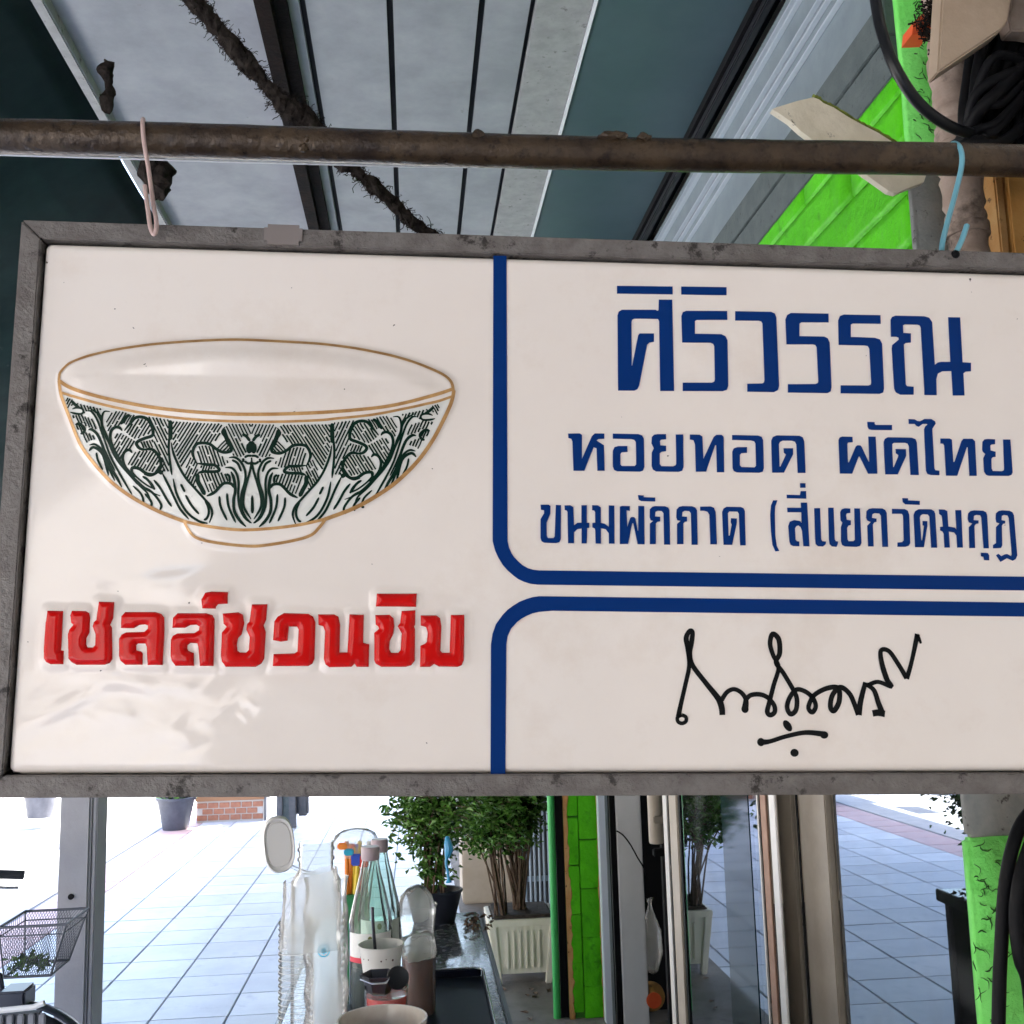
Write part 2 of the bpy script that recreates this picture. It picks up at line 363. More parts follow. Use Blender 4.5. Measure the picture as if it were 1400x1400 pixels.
# small plate on the top bar
x0, y0 = on_sign(362, 337); x1, y1 = on_sign(415, 312)
bm = BM(); box(bm, x0, x1, y0, y1, .0055, .0085, .0)
bmesh.ops.bevel(bm, geom=[e for e in bm.edges if abs(e.verts[0].co.z - e.verts[1].co.z) > .001], offset=.004, segments=4, affect='EDGES')
obj('tag_plate', bm, MT['plate'], sign)

# ---- printed outlines: (origin x, origin y, scale) of the measuring window, then points
def G(win, *polys):
    ox, oy, s = win
    return [[(ox + x / s, oy + y / s) for x, y in P] for P in polys]
wA = (830, 370, 5.3846); wB = (1080, 370, 5.3846)
blue = []
blue += G(wA, [(72,114),(480,119),(482,176),(72,170)],
 [(80,884),(76,330),(84,304),(108,290),(355,290),(370,298),(378,292),(380,215),(478,216),(492,887),(390,887),(383,372),(374,357),(200,354),(184,362),(178,380),(180,700),(184,700),(228,478),(238,464),(344,464),(344,525),(312,530),(293,548),(235,848),(222,874),(200,884)],
 [(545,119),(878,124),(878,182),(545,177)],
 [(552,530),(546,335),(556,308),(580,298),(882,299),(884,364),(660,364),(646,372),(645,466),(840,470),(870,484),(885,515),(890,850),(880,878),(852,888),(556,887),(556,826),(770,826),(788,818),(793,800),(788,556),(780,540),(762,532)],
 [(942,301),(1205,305),(1232,316),(1244,345),(1264,850),(1256,880),(1228,895),(1032,892),(1031,834),(1140,832),(1154,824),(1158,806),(1143,390),(1134,375),(1118,370),(942,368)])
blue += G(wB, [(-26,543),(-34,360),(-22,328),(4,314),(282,318),(282,382),(84,381),(68,392),(68,484),(250,487),(276,500),(290,530),(304,860),(298,890),(276,902),(-16,898),(-16,838),(186,836),(204,828),(208,812),(196,565),(186,548),(168,543)],
 [(358,548),(354,368),(366,336),(395,325),(664,330),(666,392),(462,390),(446,398),(446,490),(620,496),(660,508),(676,540),(690,870),(684,898),(660,908),(372,904),(372,846),(575,847),(594,840),(597,820),(583,575),(572,556),(550,552)],
 [(742,488),(740,362),(750,342),(775,333),(985,338),(1022,348),(1044,380),(1064,695),(1085,678),(1110,673),(1180,673),(1163,345),(1250,346),(1268,676),(1330,680),(1330,742),(1292,744),(1274,758),(1282,920),(1198,920),(1187,740),(1120,742),(1086,760),(1075,800),(1078,918),(990,916),(962,420),(954,404),(938,398),(845,396),(830,404),(832,460),(888,464),(888,530),(850,534),(836,546),(850,840),(860,852),(908,856),(908,914),(812,914),(778,896),(766,868),(748,575),(752,548),(800,508),(798,494),(782,488)])
blue += G((760, 560, 4.0), [(66,132),(130,131),(142,140),(142,270),(196,146),(212,131),(264,132),(264,160),(232,162),(222,170),(262,196),(266,335),(226,335),(222,212),(206,206),(155,335),(96,335),(90,175),(84,160),(68,156)],
 [(311,132),(450,135),(470,142),(480,160),(483,315),(476,334),(460,340),(335,338),(318,330),(311,312),(311,225),(320,206),(340,200),(390,200),(391,232),(360,234),(352,244),(352,300),(360,309),(430,309),(439,300),(437,178),(428,166),(412,162),(311,160)],
 [(522,185),(524,150),(536,138),(556,135),(601,135),(602,163),(575,165),(568,172),(570,196),(602,199),(602,228),(578,231),(567,240),(567,298),(576,310),(640,311),(655,304),(658,295),(655,137),(695,137),(697,315),(690,335),(672,341),(548,339),(530,328),(523,308),(524,235),(535,212)],
 [(732,137),(785,138),(800,148),(806,270),(862,150),(876,139),(905,139),(916,150),(919,343),(880,343),(876,195),(870,195),(820,340),(765,340),(760,190),(752,168),(732,164)],
 [(963,140),(1105,143),(1124,150),(1132,168),(1136,322),(1130,340),(1112,346),(990,344),(972,336),(966,320),(964,230),(972,212),(992,206),(1044,206),(1044,237),(1014,239),(1005,248),(1005,305),(1014,315),(1085,317),(1094,308),(1091,186),(1084,174),(1066,169),(963,166)],
 [(1182,345),(1177,170),(1186,150),(1206,142),(1330,144),(1348,152),(1357,175),(1364,347),(1322,347),(1314,190),(1306,176),(1290,170),(1240,170),(1224,178),(1218,190),(1222,312),(1227,312),(1258,246),(1246,236),(1244,212),(1296,212),(1296,245),(1246,345)])
blue += G((1130, 560, 5.185), [(94,454),(84,215),(92,198),(110,192),(182,194),(184,232),(150,234),(145,245),(150,375),(158,375),(206,262),(216,254),(238,255),(248,268),(296,370),(302,370),(295,192),(346,193),(358,455),(294,455),(234,335),(226,333),(180,455)],
 [(288,88),(338,90),(340,104),(348,110),(462,110),(462,146),(316,145),(298,138),(290,122)],
 [(415,460),(404,230),(412,208),(432,197),(600,200),(628,210),(638,235),(652,465),(594,464),(582,260),(574,242),(556,236),(476,236),(464,245),(464,290),(470,408),(476,408),(508,330),(508,322),(490,310),(488,280),(560,281),(562,330),(502,460)],
 [(580,68),(622,70),(642,82),(660,84),(690,68),(740,68),(766,84),(772,100),(748,136),(748,150),(762,415),(768,430),(798,434),(798,466),(738,464),(714,456),(704,435),(690,140),(698,120),(714,106),(708,102),(680,102),(652,122),(636,116),(624,102),(582,102)],
 [(806,206),(870,206),(886,214),(896,372),(906,372),(956,222),(968,208),(1032,208),(1050,226),(1062,470),(1012,470),(1000,268),(992,268),(924,470),(846,468),(834,256),(826,242),(806,240)],
 [(1102,285),(1104,228),(1118,212),(1138,209),(1192,212),(1192,246),(1166,248),(1158,256),(1160,290),(1196,300),(1196,336),(1176,338),(1166,350),(1168,420),(1176,436),(1240,438),(1256,430),(1258,418),(1250,213),(1300,213),(1316,445),(1308,464),(1290,471),(1150,470),(1130,462),(1116,440),(1110,345),(1124,315),(1108,300)])
blue += G((720, 660, 4.1176), [(78,124),(124,124),(134,132),(133,175),(112,225),(113,300),(120,312),(150,312),(158,302),(164,125),(193,127),(192,318),(184,335),(165,340),(100,338),(84,330),(78,312),(78,205),(98,172),(98,156),(80,152)],
 [(213,128),(245,127),(262,138),(266,240),(285,226),(308,225),(308,127),(338,127),(338,226),(352,226),(352,254),(340,256),(338,342),(309,342),(309,258),(285,262),(266,280),(266,341),(233,341),(230,165),(224,156),(214,154)],
 [(368,127),(400,128),(417,140),(417,226),(440,232),(462,250),(462,128),(493,129),(494,343),(463,343),(462,285),(445,262),(417,256),(418,343),(388,343),(386,270),(384,258),(370,252),(370,227),(386,225),(385,166),(380,157),(368,155)],
 [(524,345),(524,135),(536,131),(580,132),(580,158),(562,156),(566,250),(582,200),(590,193),(604,194),(612,204),(624,270),(628,270),(628,131),(661,132),(663,347),(624,346),(600,228),(594,228),(570,345)],
 [(626,70),(658,72),(658,82),(723,84),(723,106),(645,104),(630,96)],
 [(693,346),(693,230),(712,215),(698,212),(692,195),(693,150),(706,136),(722,132),(778,133),(795,140),(803,155),(807,349),(773,349),(770,172),(760,160),(738,158),(724,164),(722,190),(751,192),(751,218),(736,220),(726,230),(726,346)],
 [(846,346),(846,232),(866,215),(848,212),(842,195),(844,150),(858,136),(876,132),(930,133),(948,140),(958,156),(962,350),(928,350),(924,172),(914,160),(890,158),(876,166),(874,190),(902,192),(902,218),(890,220),(881,230),(882,346)],
 [(976,135),(1035,134),(1054,142),(1063,165),(1070,347),(1034,347),(1028,180),(1018,164),(1000,158),(976,158)],
 [(1108,350),(1100,165),(1108,145),(1124,136),(1205,137),(1220,144),(1227,160),(1232,353),(1201,353),(1194,175),(1186,163),(1140,162),(1132,172),(1136,298),(1142,298),(1154,236),(1148,222),(1150,200),(1182,202),(1182,225),(1156,350)])
blue += G((1040, 650, 3.8889), [(65,133),(88,133),(76,165),(74,200),(76,320),(84,375),(98,402),(78,404),(62,370),(54,300),(50,210),(54,160)],
 [(208,42),(237,42),(237,66),(209,66)],
 [(137,103),(208,105),(212,84),(240,84),(241,124),(138,122)],
 [(140,172),(214,173),(212,145),(245,145),(258,378),(226,377),(219,295),(212,275),(200,266),(188,270),(181,282),(184,340),(190,350),(204,352),(204,377),(172,376),(158,368),(152,350),(146,270),(154,246),(176,238),(206,242),(217,254),(215,196),(142,196)],
 [(284,175),(314,175),(320,340),(326,350),(346,352),(344,366),(330,378),(305,377),(292,366),(289,340)],
 [(358,172),(386,172),(392,340),(398,350),(410,352),(408,366),(402,380),(378,378),(366,366),(362,340)],
 [(424,228),(422,195),(430,180),(446,175),(475,177),(475,200),(456,202),(452,212),(456,236),(478,240),(478,264),(464,268),(458,280),(460,340),(466,350),(492,350),(500,342),(497,176),(526,177),(534,360),(526,376),(508,380),(448,378),(432,370),(426,350),(426,275),(434,250),(424,240)],
 [(570,378),(566,268),(584,248),(566,240),(560,225),(562,190),(574,178),(592,175),(645,176),(660,184),(668,200),(676,380),(646,380),(638,215),(630,203),(604,201),(592,207),(590,226),(614,230),(614,247),(602,250),(595,262),(599,378)],
 [(697,178),(765,180),(780,188),(788,210),(793,360),(786,374),(768,380),(726,380),(726,357),(750,355),(760,345),(756,215),(750,205),(735,204),(697,204)],
 [(752,121),(781,122),(782,133),(844,136),(844,157),(768,154),(754,142)],
 [(820,382),(812,210),(820,190),(838,180),(905,181),(920,190),(926,205),(936,385),(906,385),(896,220),(888,208),(860,206),(848,214),(844,225),(852,345),(858,345),(868,268),(860,265),(860,243),(884,244),(884,270),(866,382)],
 [(946,181),(975,182),(990,190),(996,272),(1030,278),(1040,290),(1034,185),(1064,185),(1073,384),(1044,384),(1040,320),(1028,304),(998,298),(1004,384),(976,384),(972,310),(966,298),(953,292),(953,274),(968,272),(962,215),(948,205)],
 [(1108,386),(1106,275),(1124,256),(1106,250),(1100,232),(1102,202),(1114,190),(1132,186),(1180,188),(1196,196),(1202,212),(1211,388),(1184,388),(1172,224),(1166,212),(1144,210),(1132,216),(1130,238),(1156,240),(1156,256),(1142,258),(1134,270),(1138,386)],
 [(1170,411),(1205,413),(1213,425),(1213,452),(1187,450),(1184,433),(1170,430)],
 [(1234,388),(1234,370),(1250,360),(1250,275),(1268,256),(1252,250),(1248,230),(1250,202),(1262,190),(1280,186),(1320,188),(1336,196),(1344,212),(1362,425),(1354,445),(1338,454),(1308,440),(1274,460),(1250,425),(1262,417),(1278,430),(1296,420),(1308,418),(1330,430),(1334,420),(1318,228),(1312,214),(1292,210),(1280,216),(1278,238),(1298,242),(1298,256),(1286,258),(1280,268),(1282,372),(1276,386),(1250,388)])
def flat_poly(P, z0, z1):
    """thin vinyl piece cut to the outline"""
    pts = [on_sign(x, y) for x, y in P]
    bm = BM()
    a = [bm.verts.new((x, y, z1)) for x, y in pts]; b = [bm.verts.new((x, y, z0)) for x, y in pts]
    tris = geometry.tessellate_polygon([[Vector((x, y, 0)) for x, y in pts]])
    for t in tris:
        try: bm.faces.new([a[i] for i in t])
        except ValueError: pass
    N = len(pts)
    for k in range(N):
        bm.faces.new((a[k], b[k], b[(k + 1) % N], a[(k + 1) % N]))
    bmesh.ops.recalc_face_normals(bm, faces=bm.faces)
    return bm
for P in blue: obj('blue_letter', flat_poly(P, .0002, .0011), MT['blue'], sign)
bandU = [(674.4,350),(673.5,740),(677,753),(681,762),(687.4,772.5),(694,780),(701.3,786.4),(708,791.5),(716,795.3),(725,798.2),(734.7,799.4),(1540,809),(1540,790.3),(736.6,779.9),(729,779),(721.7,777),(714.5,773),(708.7,767.9),(703,762),(699.4,756.7),(696,749),(693.9,740),(692.4,350)]
bandL = [(670.6,1058),(671.2,881),(673.4,866.3),(678,853.3),(687.4,840.3),(694,833.5),(701.3,828.2),(710,822.8),(719.9,818.9),(728,816.5),(736.6,815.2),(1540,825.6),(1540,844.8),(755.1,835.1),(736.6,836.6),(728,838.6),(719.9,842.1),(713,845.8),(706.9,850.5),(698.5,859.8),(693.9,870),(692.2,881),(690.8,1058)]
obj('blue_border', flat_poly(bandU, .0002, .0010), MT['blue'], sign); obj('blue_border', flat_poly(bandL, .0002, .0010), MT['blue'], sign)

wR = (50, 790, 4.6667); wS = (340, 790, 4.516)
red = G(wR, [(75,210),(174,212),(163,440),(160,462),(178,465),(176,552),(95,552),(66,538),(52,515),(52,440),(62,300)],
 [(230,210),(318,212),(340,225),(346,255),(342,350),(322,385),(320,425),(330,444),(365,444),(378,430),(380,360),(362,310),(370,282),(385,270),(402,152),(500,155),(492,260),(474,300),(485,320),(488,520),(470,545),(440,555),(260,556),(228,538),(208,515),(205,360),(214,330),(240,300),(226,290),(220,240)],
 [(570,218),(760,218),(800,230),(818,255),(820,330),(808,557),(712,557),(706,440),(698,420),(650,420),(640,430),(640,462),(672,470),(682,485),(680,555),(570,555),(540,530),(530,500),(530,390),(545,362),(575,348),(690,345),(714,325),(714,305),(695,298),(660,302),(625,322),(542,322),(545,245)],
 [(902,226),(1085,226),(1125,238),(1138,262),(1138,340),(1132,563),(1045,563),(1035,440),(1028,418),(985,416),(966,430),(964,450),(970,465),(1006,480),(1008,562),(890,562),(866,530),(858,500),(860,395),(872,370),(900,355),(1010,352),(1038,335),(1042,312),(1025,300),(985,302),(950,320),(870,320),(874,255)],
 [(1080,95),(1120,88),(1224,92),(1222,166),(1160,170),(1148,185),(1146,198),(1060,196),(1054,140)])
red += [[(305,838.9),(326.4,837.1),(332.4,840.4),(334.6,852.1),(331.1,867.1),(326,872.5),(324.3,882.1),(325.4,889.6),(328.6,892),(337.1,892),(340.6,888.6),(341.9,871.4),(337.1,860.7),(338.2,853.2),(341.4,850),(344.9,826.4),(366.1,826.1),(364.4,847.6),(361,855.3),(363.9,864.2),(361.7,900.7),(357.7,907.4),(350,911.8),(309.3,911.7),(303.9,904.6),(302.4,897.1),(303.9,865),(310.4,856.9),(306.1,853.2)]]
red += G(wS, [(152,385),(160,270),(180,240),(220,218),(370,222),(400,240),(414,275),(408,500),(395,530),(370,545),(150,546),(155,470),(285,466),(302,455),(310,320),(300,302),(250,302),(242,388),(200,395)],
 [(430,226),(530,226),(555,240),(566,290),(562,460),(610,460),(624,226),(712,228),(708,400),(745,410),(742,550),(668,550),(655,530),(635,550),(500,552),(475,535),(465,500),(472,330),(462,300),(432,292)],
 [(792,98),(1038,98),(1034,180),(786,178)],
 [(782,230),(870,228),(895,250),(900,300),(895,345),(872,390),(868,440),(880,462),(925,462),(938,445),(945,345),(920,300),(935,280),(945,205),(1030,200),(1028,290),(1022,300),(1028,320),(1026,510),(1005,540),(970,550),(820,550),(785,530),(775,510),(776,340),(805,315),(800,300),(785,290)],
 [(1062,232),(1160,232),(1182,250),(1190,300),(1184,450),(1194,462),(1240,462),(1248,230),(1330,228),(1332,260),(1328,510),(1315,540),(1290,550),(1175,548),(1145,532),(1120,550),(1058,550),(1060,420),(1090,405),(1100,395),(1106,340),(1095,305),(1062,295)])

def seg_dist(PX, PY, poly):
    d = np.full(PX.shape, 1e9); ins = np.zeros(PX.shape, bool)
    A = np.array(poly); B = np.roll(A, -1, axis=0)
    for (ax, ay), (bx, by) in zip(A, B):
        dx, dy = bx - ax, by - ay; L2 = dx * dx + dy * dy + 1e-18
        t = np.clip(((PX - ax) * dx + (PY - ay) * dy) / L2, 0, 1)
        d = np.minimum(d, np.hypot(PX - ax - t * dx, PY - ay - t * dy))
        c = (ay > PY) != (by > PY)
        with np.errstate(divide='ignore', invalid='ignore'):
            ins ^= c & (PX < (bx - ax) * (PY - ay) / (by - ay if by != ay else 1e-12) + ax)
    return d, ins
def sstep(x):
    x = np.clip(x, 0, 1); return x * x * (3 - 2 * x)
redL = [[on_sign(*p) for p in P] for P in red]

# bowl outlines in photo pixels
w1 = (60, 440, 4.1167); w2 = (340, 440, 4.1167)
def c1(*p): return [(w1[0] + x / w1[2], w1[1] + y / w1[2]) for x, y in p]
def c2(*p): return [(w2[0] + x / w2[2], w2[1] + y / w2[2]) for x, y in p]
rim_top = c1((92,335),(100,290),(150,240),(250,200),(400,165),(600,135),(800,118),(1000,108)) + c2((0,108),(200,118),(400,130),(600,155),(800,195),(950,240),(1090,300),(1140,345),(1152,400))
rim_low = c1((98,340),(150,375),(250,415),(400,455),(600,495),(800,520),(1000,535)) + c2((0,540),(200,538),(400,530),(600,515),(800,490),(1000,440),(1148,385))
rim_two = c1((105,405),(180,430),(300,468),(450,505),(600,535),(800,562),(1000,575)) + c2((0,580),(200,580),(400,572),(500,562),(700,540),(900,500),(1050,462),(1148,425))
side_l = c1((92,335),(105,420),(150,540),(210,690),(280,790),(380,900),(500,990),(650,1070),(790,1125))
bot = c1((790,1125),(900,1150),(1040,1170)) + c2((0,1175),(150,1165),(300,1145),(430,1115))
side_r = c2((430,1115),(600,1050),(750,965),(850,890),(950,790),(1030,680),(1090,570),(1140,460),(1155,390))
foot = c1((795,1128),(830,1190),(880,1225),(1000,1250)) + c2((0,1265),(100,1260),(250,1235),(350,1205),(400,1160),(430,1120))
bowl_out = [on_sign(*p) for p in rim_top + side_r[::-1] + foot[::-1][1:-1] + side_l[::-1]]
mouth = [on_sign(*p) for p in rim_top + rim_low[::-1][1:-1]]
body = [on_sign(*p) for p in rim_two + side_r[::-1][1:] + bot[::-1][1:-1] + side_l[::-1][:-1]]

STEP = .0024
NX = int((uFR - uFL) / STEP); NY = int((vFT - vFB) / STEP)
gx = np.linspace(uFL, uFR, NX); gy = np.linspace(vFB, vFT, NY)
PX, PY = np.meshgrid(gx, gy)
H = np.zeros_like(PX)
# rounded vacuum-formed edge and corners
R = .010
ex_ = np.minimum(PX - uFL, uFR - PX); ey_ = np.minimum(PY - vFB, vFT - PY)
qx = np.clip(R - ex_, 0, None); qy = np.clip(R - ey_, 0, None)
dd = np.clip(np.hypot(qx, qy) / R, 0, 1.0)
H -= .010 * (1 - np.sqrt(1 - np.clip(dd, 0, .999) ** 2)) + np.where(np.hypot(qx, qy) > R, .01, 0)
# embossed bowl
selx = (gx > min(p[0] for p in bowl_out) - .03) & (gx < max(p[0] for p in bowl_out) + .03)
sely = (gy > min(p[1] for p in bowl_out) - .03) & (gy < max(p[1] for p in bowl_out) + .03)
ix = np.ix_(sely, selx); bx_, by_ = PX[ix], PY[ix]
d_out, in_out = seg_dist(bx_, by_, bowl_out); sgn = np.where(in_out, d_out, -d_out)
d_m, in_m = seg_dist(bx_, by_, mouth); sm = np.where(in_m, d_m, -d_m)
d_b, in_b = seg_dist(bx_, by_, body); sb_ = np.where(in_b, d_b, -d_b)
ub0 = min(p[0] for p in bowl_out); ub1 = max(p[0] for p in bowl_out); vb0 = min(p[1] for p in bowl_out); vb1 = max(p[1] for p in bowl_out)
xn = (bx_ - (ub0 + ub1) / 2) / ((ub1 - ub0) / 2); yn = (by_ - vb0) / (vb1 - vb0)
belly = np.sqrt(np.clip(1 - xn ** 2 * .95, 0, 1)) * sstep(yn * 1.3)
hb = .0055 * sstep((sgn + .007) / .010) + sstep((sgn) / .03) * .012 * belly - .0075 * sstep(sm / .06) * np.sqrt(np.clip(1 - xn ** 2 * .9, 0, 1))
H[ix] += hb
BT = np.zeros_like(H); BT[ix] = sstep((sb_ + .001) / .003)
# raised skirt under the red letters
allr = [p for P in redL for p in P]
selx = (gx > min(p[0] for p in allr) - .02) & (gx < max(p[0] for p in allr) + .02)
sely = (gy > min(p[1] for p in allr) - .02) & (gy < max(p[1] for p in allr) + .02)
ix = np.ix_(sely, selx); rx_, ry_ = PX[ix], PY[ix]
dm = np.full(rx_.shape, 1e9)
for P in redL:
    d, i = seg_dist(rx_, ry_, P); dm = np.minimum(dm, np.where(i, 0, d))
H[ix] += .0020 * sstep(1 - dm / .010)
# heat ripples low on the left where the sheet was formed
rng = np.random.RandomState(4)
def gw(cx, cy, rx, ry, a, ang=0):
    u0, v0 = on_sign(cx, cy); c, s = math.cos(ang), math.sin(ang)
    X = (PX - u0) * c + (PY - v0) * s; Y = -(PX - u0) * s + (PY - v0) * c
    return a * np.exp(-(X / rx) ** 2 - (Y / ry) ** 2)
H += gw(230, 800, .055, .018, .0014) + gw(435, 815, .05, .016, .0016) + gw(420, 950, .06, .022, .0022) + gw(430, 950, .035, .011, -.0014)
H += gw(90, 965, .045, .010, .0016, .5) + gw(170, 930, .05, .012, .0018, -.15) + gw(160, 975, .02, .012, .0011)
for k in range(26):
    H += gw(rng.uniform(30, 480), rng.uniform(915, 1030), rng.uniform(.010, .03), rng.uniform(.004, .010), rng.uniform(-.0004, .0005), rng.uniform(-.5, .9))
for k in range(8):
    H += gw(rng.uniform(100, 600), rng.uniform(770, 830), rng.uniform(.015, .05), rng.uniform(.006, .012), rng.uniform(-.0004, .0005), rng.uniform(-.4, .4))
for k in range(20):
    H += gw(rng.uniform(35, 460), rng.uniform(925, 1035), rng.uniform(.006, .02), rng.uniform(.002, .004), rng.uniform(-.0002, .0004), rng.uniform(-.6, .9))
H += gw(595, 700, .016, .018, .0009)
ZF = .0
verts = np.stack([PX, PY, H + ZF], -1).reshape(-1, 3)
idx = np.arange(NX * NY).reshape(NY, NX)
faces = np.stack([idx[:-1, :-1], idx[:-1, 1:], idx[1:, 1:], idx[1:, :-1]], -1).reshape(-1, 4)
me = bpy.data.meshes.new('face_panel'); me.vertices.add(len(verts)); me.vertices.foreach_set('co', verts.ravel())
me.loops.add(faces.size); me.loops.foreach_set('vertex_index', faces.ravel())
me.polygons.add(len(faces)); me.polygons.foreach_set('loop_start', np.arange(0, faces.size, 4)); me.polygons.foreach_set('use_smooth', np.ones(len(faces), bool))
me.update(calc_edges=True)
at_ = me.attributes.new('bowl_body', 'FLOAT', 'POINT'); at_.data.foreach_set('value', BT.ravel().astype(np.float32))
pm = mat('milky_acrylic', (.80, .725, .665), .07, 0, 2.2, 0, (.835, .77, .715), spec=.5, stain=((.71, .61, .53), 4, .52, .3))
n = pm.node_tree.nodes; l = pm.node_tree.links; b = n['Principled BSDF']
src = b.inputs['Base Color'].links[0].from_socket
an = n.new('ShaderNodeAttribute'); an.attribute_name = 'bowl_body'
mx = n.new('ShaderNodeMix'); mx.data_type = 'RGBA'; l.new(an.outputs['Fac'], mx.inputs[0]); l.new(src, mx.inputs[6]); mx.inputs[7].default_value = (.70, .70, .66, 1)
sp = n.new('ShaderNodeTexNoise'); sp.inputs['Scale'].default_value = 90; sp.inputs['Detail'].default_value = 2; tcn = n.new('ShaderNodeTexCoord'); l.new(tcn.outputs['Object'], sp.inputs[0])
rp = n.new('ShaderNodeValToRGB'); rp.color_ramp.elements[0].position = .765; rp.color_ramp.elements[1].position = .785
l.new(sp.outputs[0], rp.inputs[0]); mx2 = n.new('ShaderNodeMix'); mx2.data_type = 'RGBA'; l.new(rp.outputs[0], mx2.inputs[0]); l.new(mx.outputs[2], mx2.inputs[6]); mx2.inputs[7].default_value = (.12, .10, .09, 1)
l.new(mx2.outputs[2], b.inputs['Base Color'])
b.inputs['Subsurface Weight'].default_value = .0
panel = obj('face_panel', me, pm, sign)

def hz(u, v):
    fx = np.clip((np.asarray(u) - gx[0]) / (gx[-1] - gx[0]) * (NX - 1), 0, NX - 1.001); fy = np.clip((np.asarray(v) - gy[0]) / (gy[-1] - gy[0]) * (NY - 1), 0, NY - 1.001)
    i = fx.astype(int); j = fy.astype(int); a = fx - i; c = fy - j
    return (H[j, i] * (1 - a) * (1 - c) + H[j, i + 1] * a * (1 - c) + H[j + 1, i] * (1 - a) * c + H[j + 1, i + 1] * a * c)
def ribbon(bm, P, w, lift=.0006, taper=False, dens=.0025):
    """painted stroke laid on the relief; P in photo pixels, w in pixels (number or list)"""
    L = [on_sign(*p) for p in P]
    if not isinstance(w, (list, tuple)): w = [w] * len(L)
    pts = []; ws = []
    for i in range(len(L) - 1):
        a, c = L[i], L[i + 1]; k = max(1, int(math.dist(a, c) / dens))
        for j in range(k):
            t = j / k; pts.append((a[0] + (c[0] - a[0]) * t, a[1] + (c[1] - a[1]) * t)); ws.append(w[i] + (w[i + 1] - w[i]) * t)
    pts.append(L[-1]); ws.append(w[-1])
    N = len(pts)
    if N < 2: return
    prev = None
    for i in range(N):
        a = pts[max(0, i - 1)]; c = pts[min(N - 1, i + 1)]
        dx, dy = c[0] - a[0], c[1] - a[1]; m = math.hypot(dx, dy) or 1
        hw = ws[i] * .000825 / 2
        if taper:
            hw *= min(1, .35 + 1.3 * min(i, N - 1 - i) / max(1, N - 1) * 4)
        nx, ny = -dy / m * hw, dx / m * hw
        q = []
        for s in (1, 0, -1):
            x, y = pts[i][0] + nx * s, pts[i][1] + ny * s
            q.append(bm.verts.new((x, y, float(hz(x, y)) + lift)))
        if prev:
            for k in (0, 1): bm.faces.new((prev[k], prev[k + 1], q[k + 1], q[k]))
        prev = q
bm = BM()
for P, w in ((rim_top, 4.4), (rim_low, 4.8), (rim_two, 3.6), (side_l, 4.8), (side_r, 5.0), (bot, 4.2), (foot, 3.8)):
    ribbon(bm, catmull(P, 5), w, .0008)
obj('gold_outline', bm, MT['gold'], sign)

# leaf pattern: traced strokes on the left half, mirrored about the bowl's middle
CX = 346.6
def mir(P): return [(2 * CX - x, y + 2 * (CX - x) * .0185) for x, y in P]
vL = (75, 530, 6.42); vM = (200, 560, 6.425)
leafbm = BM()
def win(W, P): return [(W[0] + x / W[2], W[1] + y / W[2]) for x, y in P]
def st(W, w, *Ps):
    for P in Ps:
        q = catmull(win(W, P), 5); ribbon(leafbm, q, w, taper=True); ribbon(leafbm, mir(q), w, taper=True)
def hatch(W, poly, ang, gap=26, w=1.95):
    P = np.array(poly, float); c, s_ = math.cos(ang), math.sin(ang)
    U = P[:, 0] * c + P[:, 1] * s_; V = -P[:, 0] * s_ + P[:, 1] * c
    v = V.min() + gap * .5
    while v < V.max():
        xs = []
        for i in range(len(P)):
            j = (i + 1) % len(P)
            if (V[i] > v) != (V[j] > v): xs.append(U[i] + (v - V[i]) / (V[j] - V[i]) * (U[j] - U[i]))
        xs.sort()
        for a, e in zip(xs[::2], xs[1::2]):
            if e - a < 14: continue
            cuts = [(a, e)]
            if e - a > 150 and random.random() < .55:
                m = random.uniform(a + 60, e - 60); cuts = [(a, m - 5), (m + 5, e)]
            for a2, e2 in cuts:
                a2 += random.uniform(0, 6); e2 -= random.uniform(0, 6); b = random.uniform(-3, 3)
                Q = [(a2 * c - v * s_, a2 * s_ + v * c), ((a2 + e2) / 2 * c - (v + b) * s_, (a2 + e2) / 2 * s_ + (v + b) * c), (e2 * c - v * s_, e2 * s_ + v * c)]
                q = win(W, Q); ww = w * 1.18 * random.uniform(.85, 1.15); ribbon(leafbm, q, ww); ribbon(leafbm, mir(q), ww)
        v += gap
FS, BSL = -1.0, 1.15
hatch(vL, [(100,90),(190,120),(170,170),(130,200)], FS, 22)
hatch(vL, [(215,150),(340,185),(440,205),(430,260),(330,215),(280,250),(240,190)], BSL, 24)
hatch(vL, [(170,250),(270,250),(310,290),(260,330),(210,320)], BSL, 24)
hatch(vL, [(270,320),(320,270),(360,300),(405,390),(340,375),(290,350)], BSL, 24)
hatch(vL, [(240,420),(290,400),(370,440),(380,470),(330,480),(300,500)], BSL, 24)
hatch(vL, [(200,340),(240,335),(270,370),(265,400),(240,405)], BSL, 18)
hatch(vL, [(480,330),(510,260),(560,225),(680,245),(620,320),(600,360),(540,365),(500,440)], FS)
hatch(vL, [(625,335),(680,265),(745,262),(700,325),(650,350)], FS, 20)
hatch(vL, [(650,410),(745,300),(830,295),(875,370),(870,430),(790,450),(740,480),(690,450)], FS, 27)
hatch(vL, [(760,500),(890,470),(890,550),(800,550)], BSL, 24)
hatch(vL, [(540,560),(555,440),(600,410),(740,490),(715,550),(660,565),(620,620),(600,660)], FS)
hatch(vL, [(660,690),(720,585),(780,570),(899,575),(930,600),(990,660),(985,740),(950,770),(840,750),(720,710)], FS)
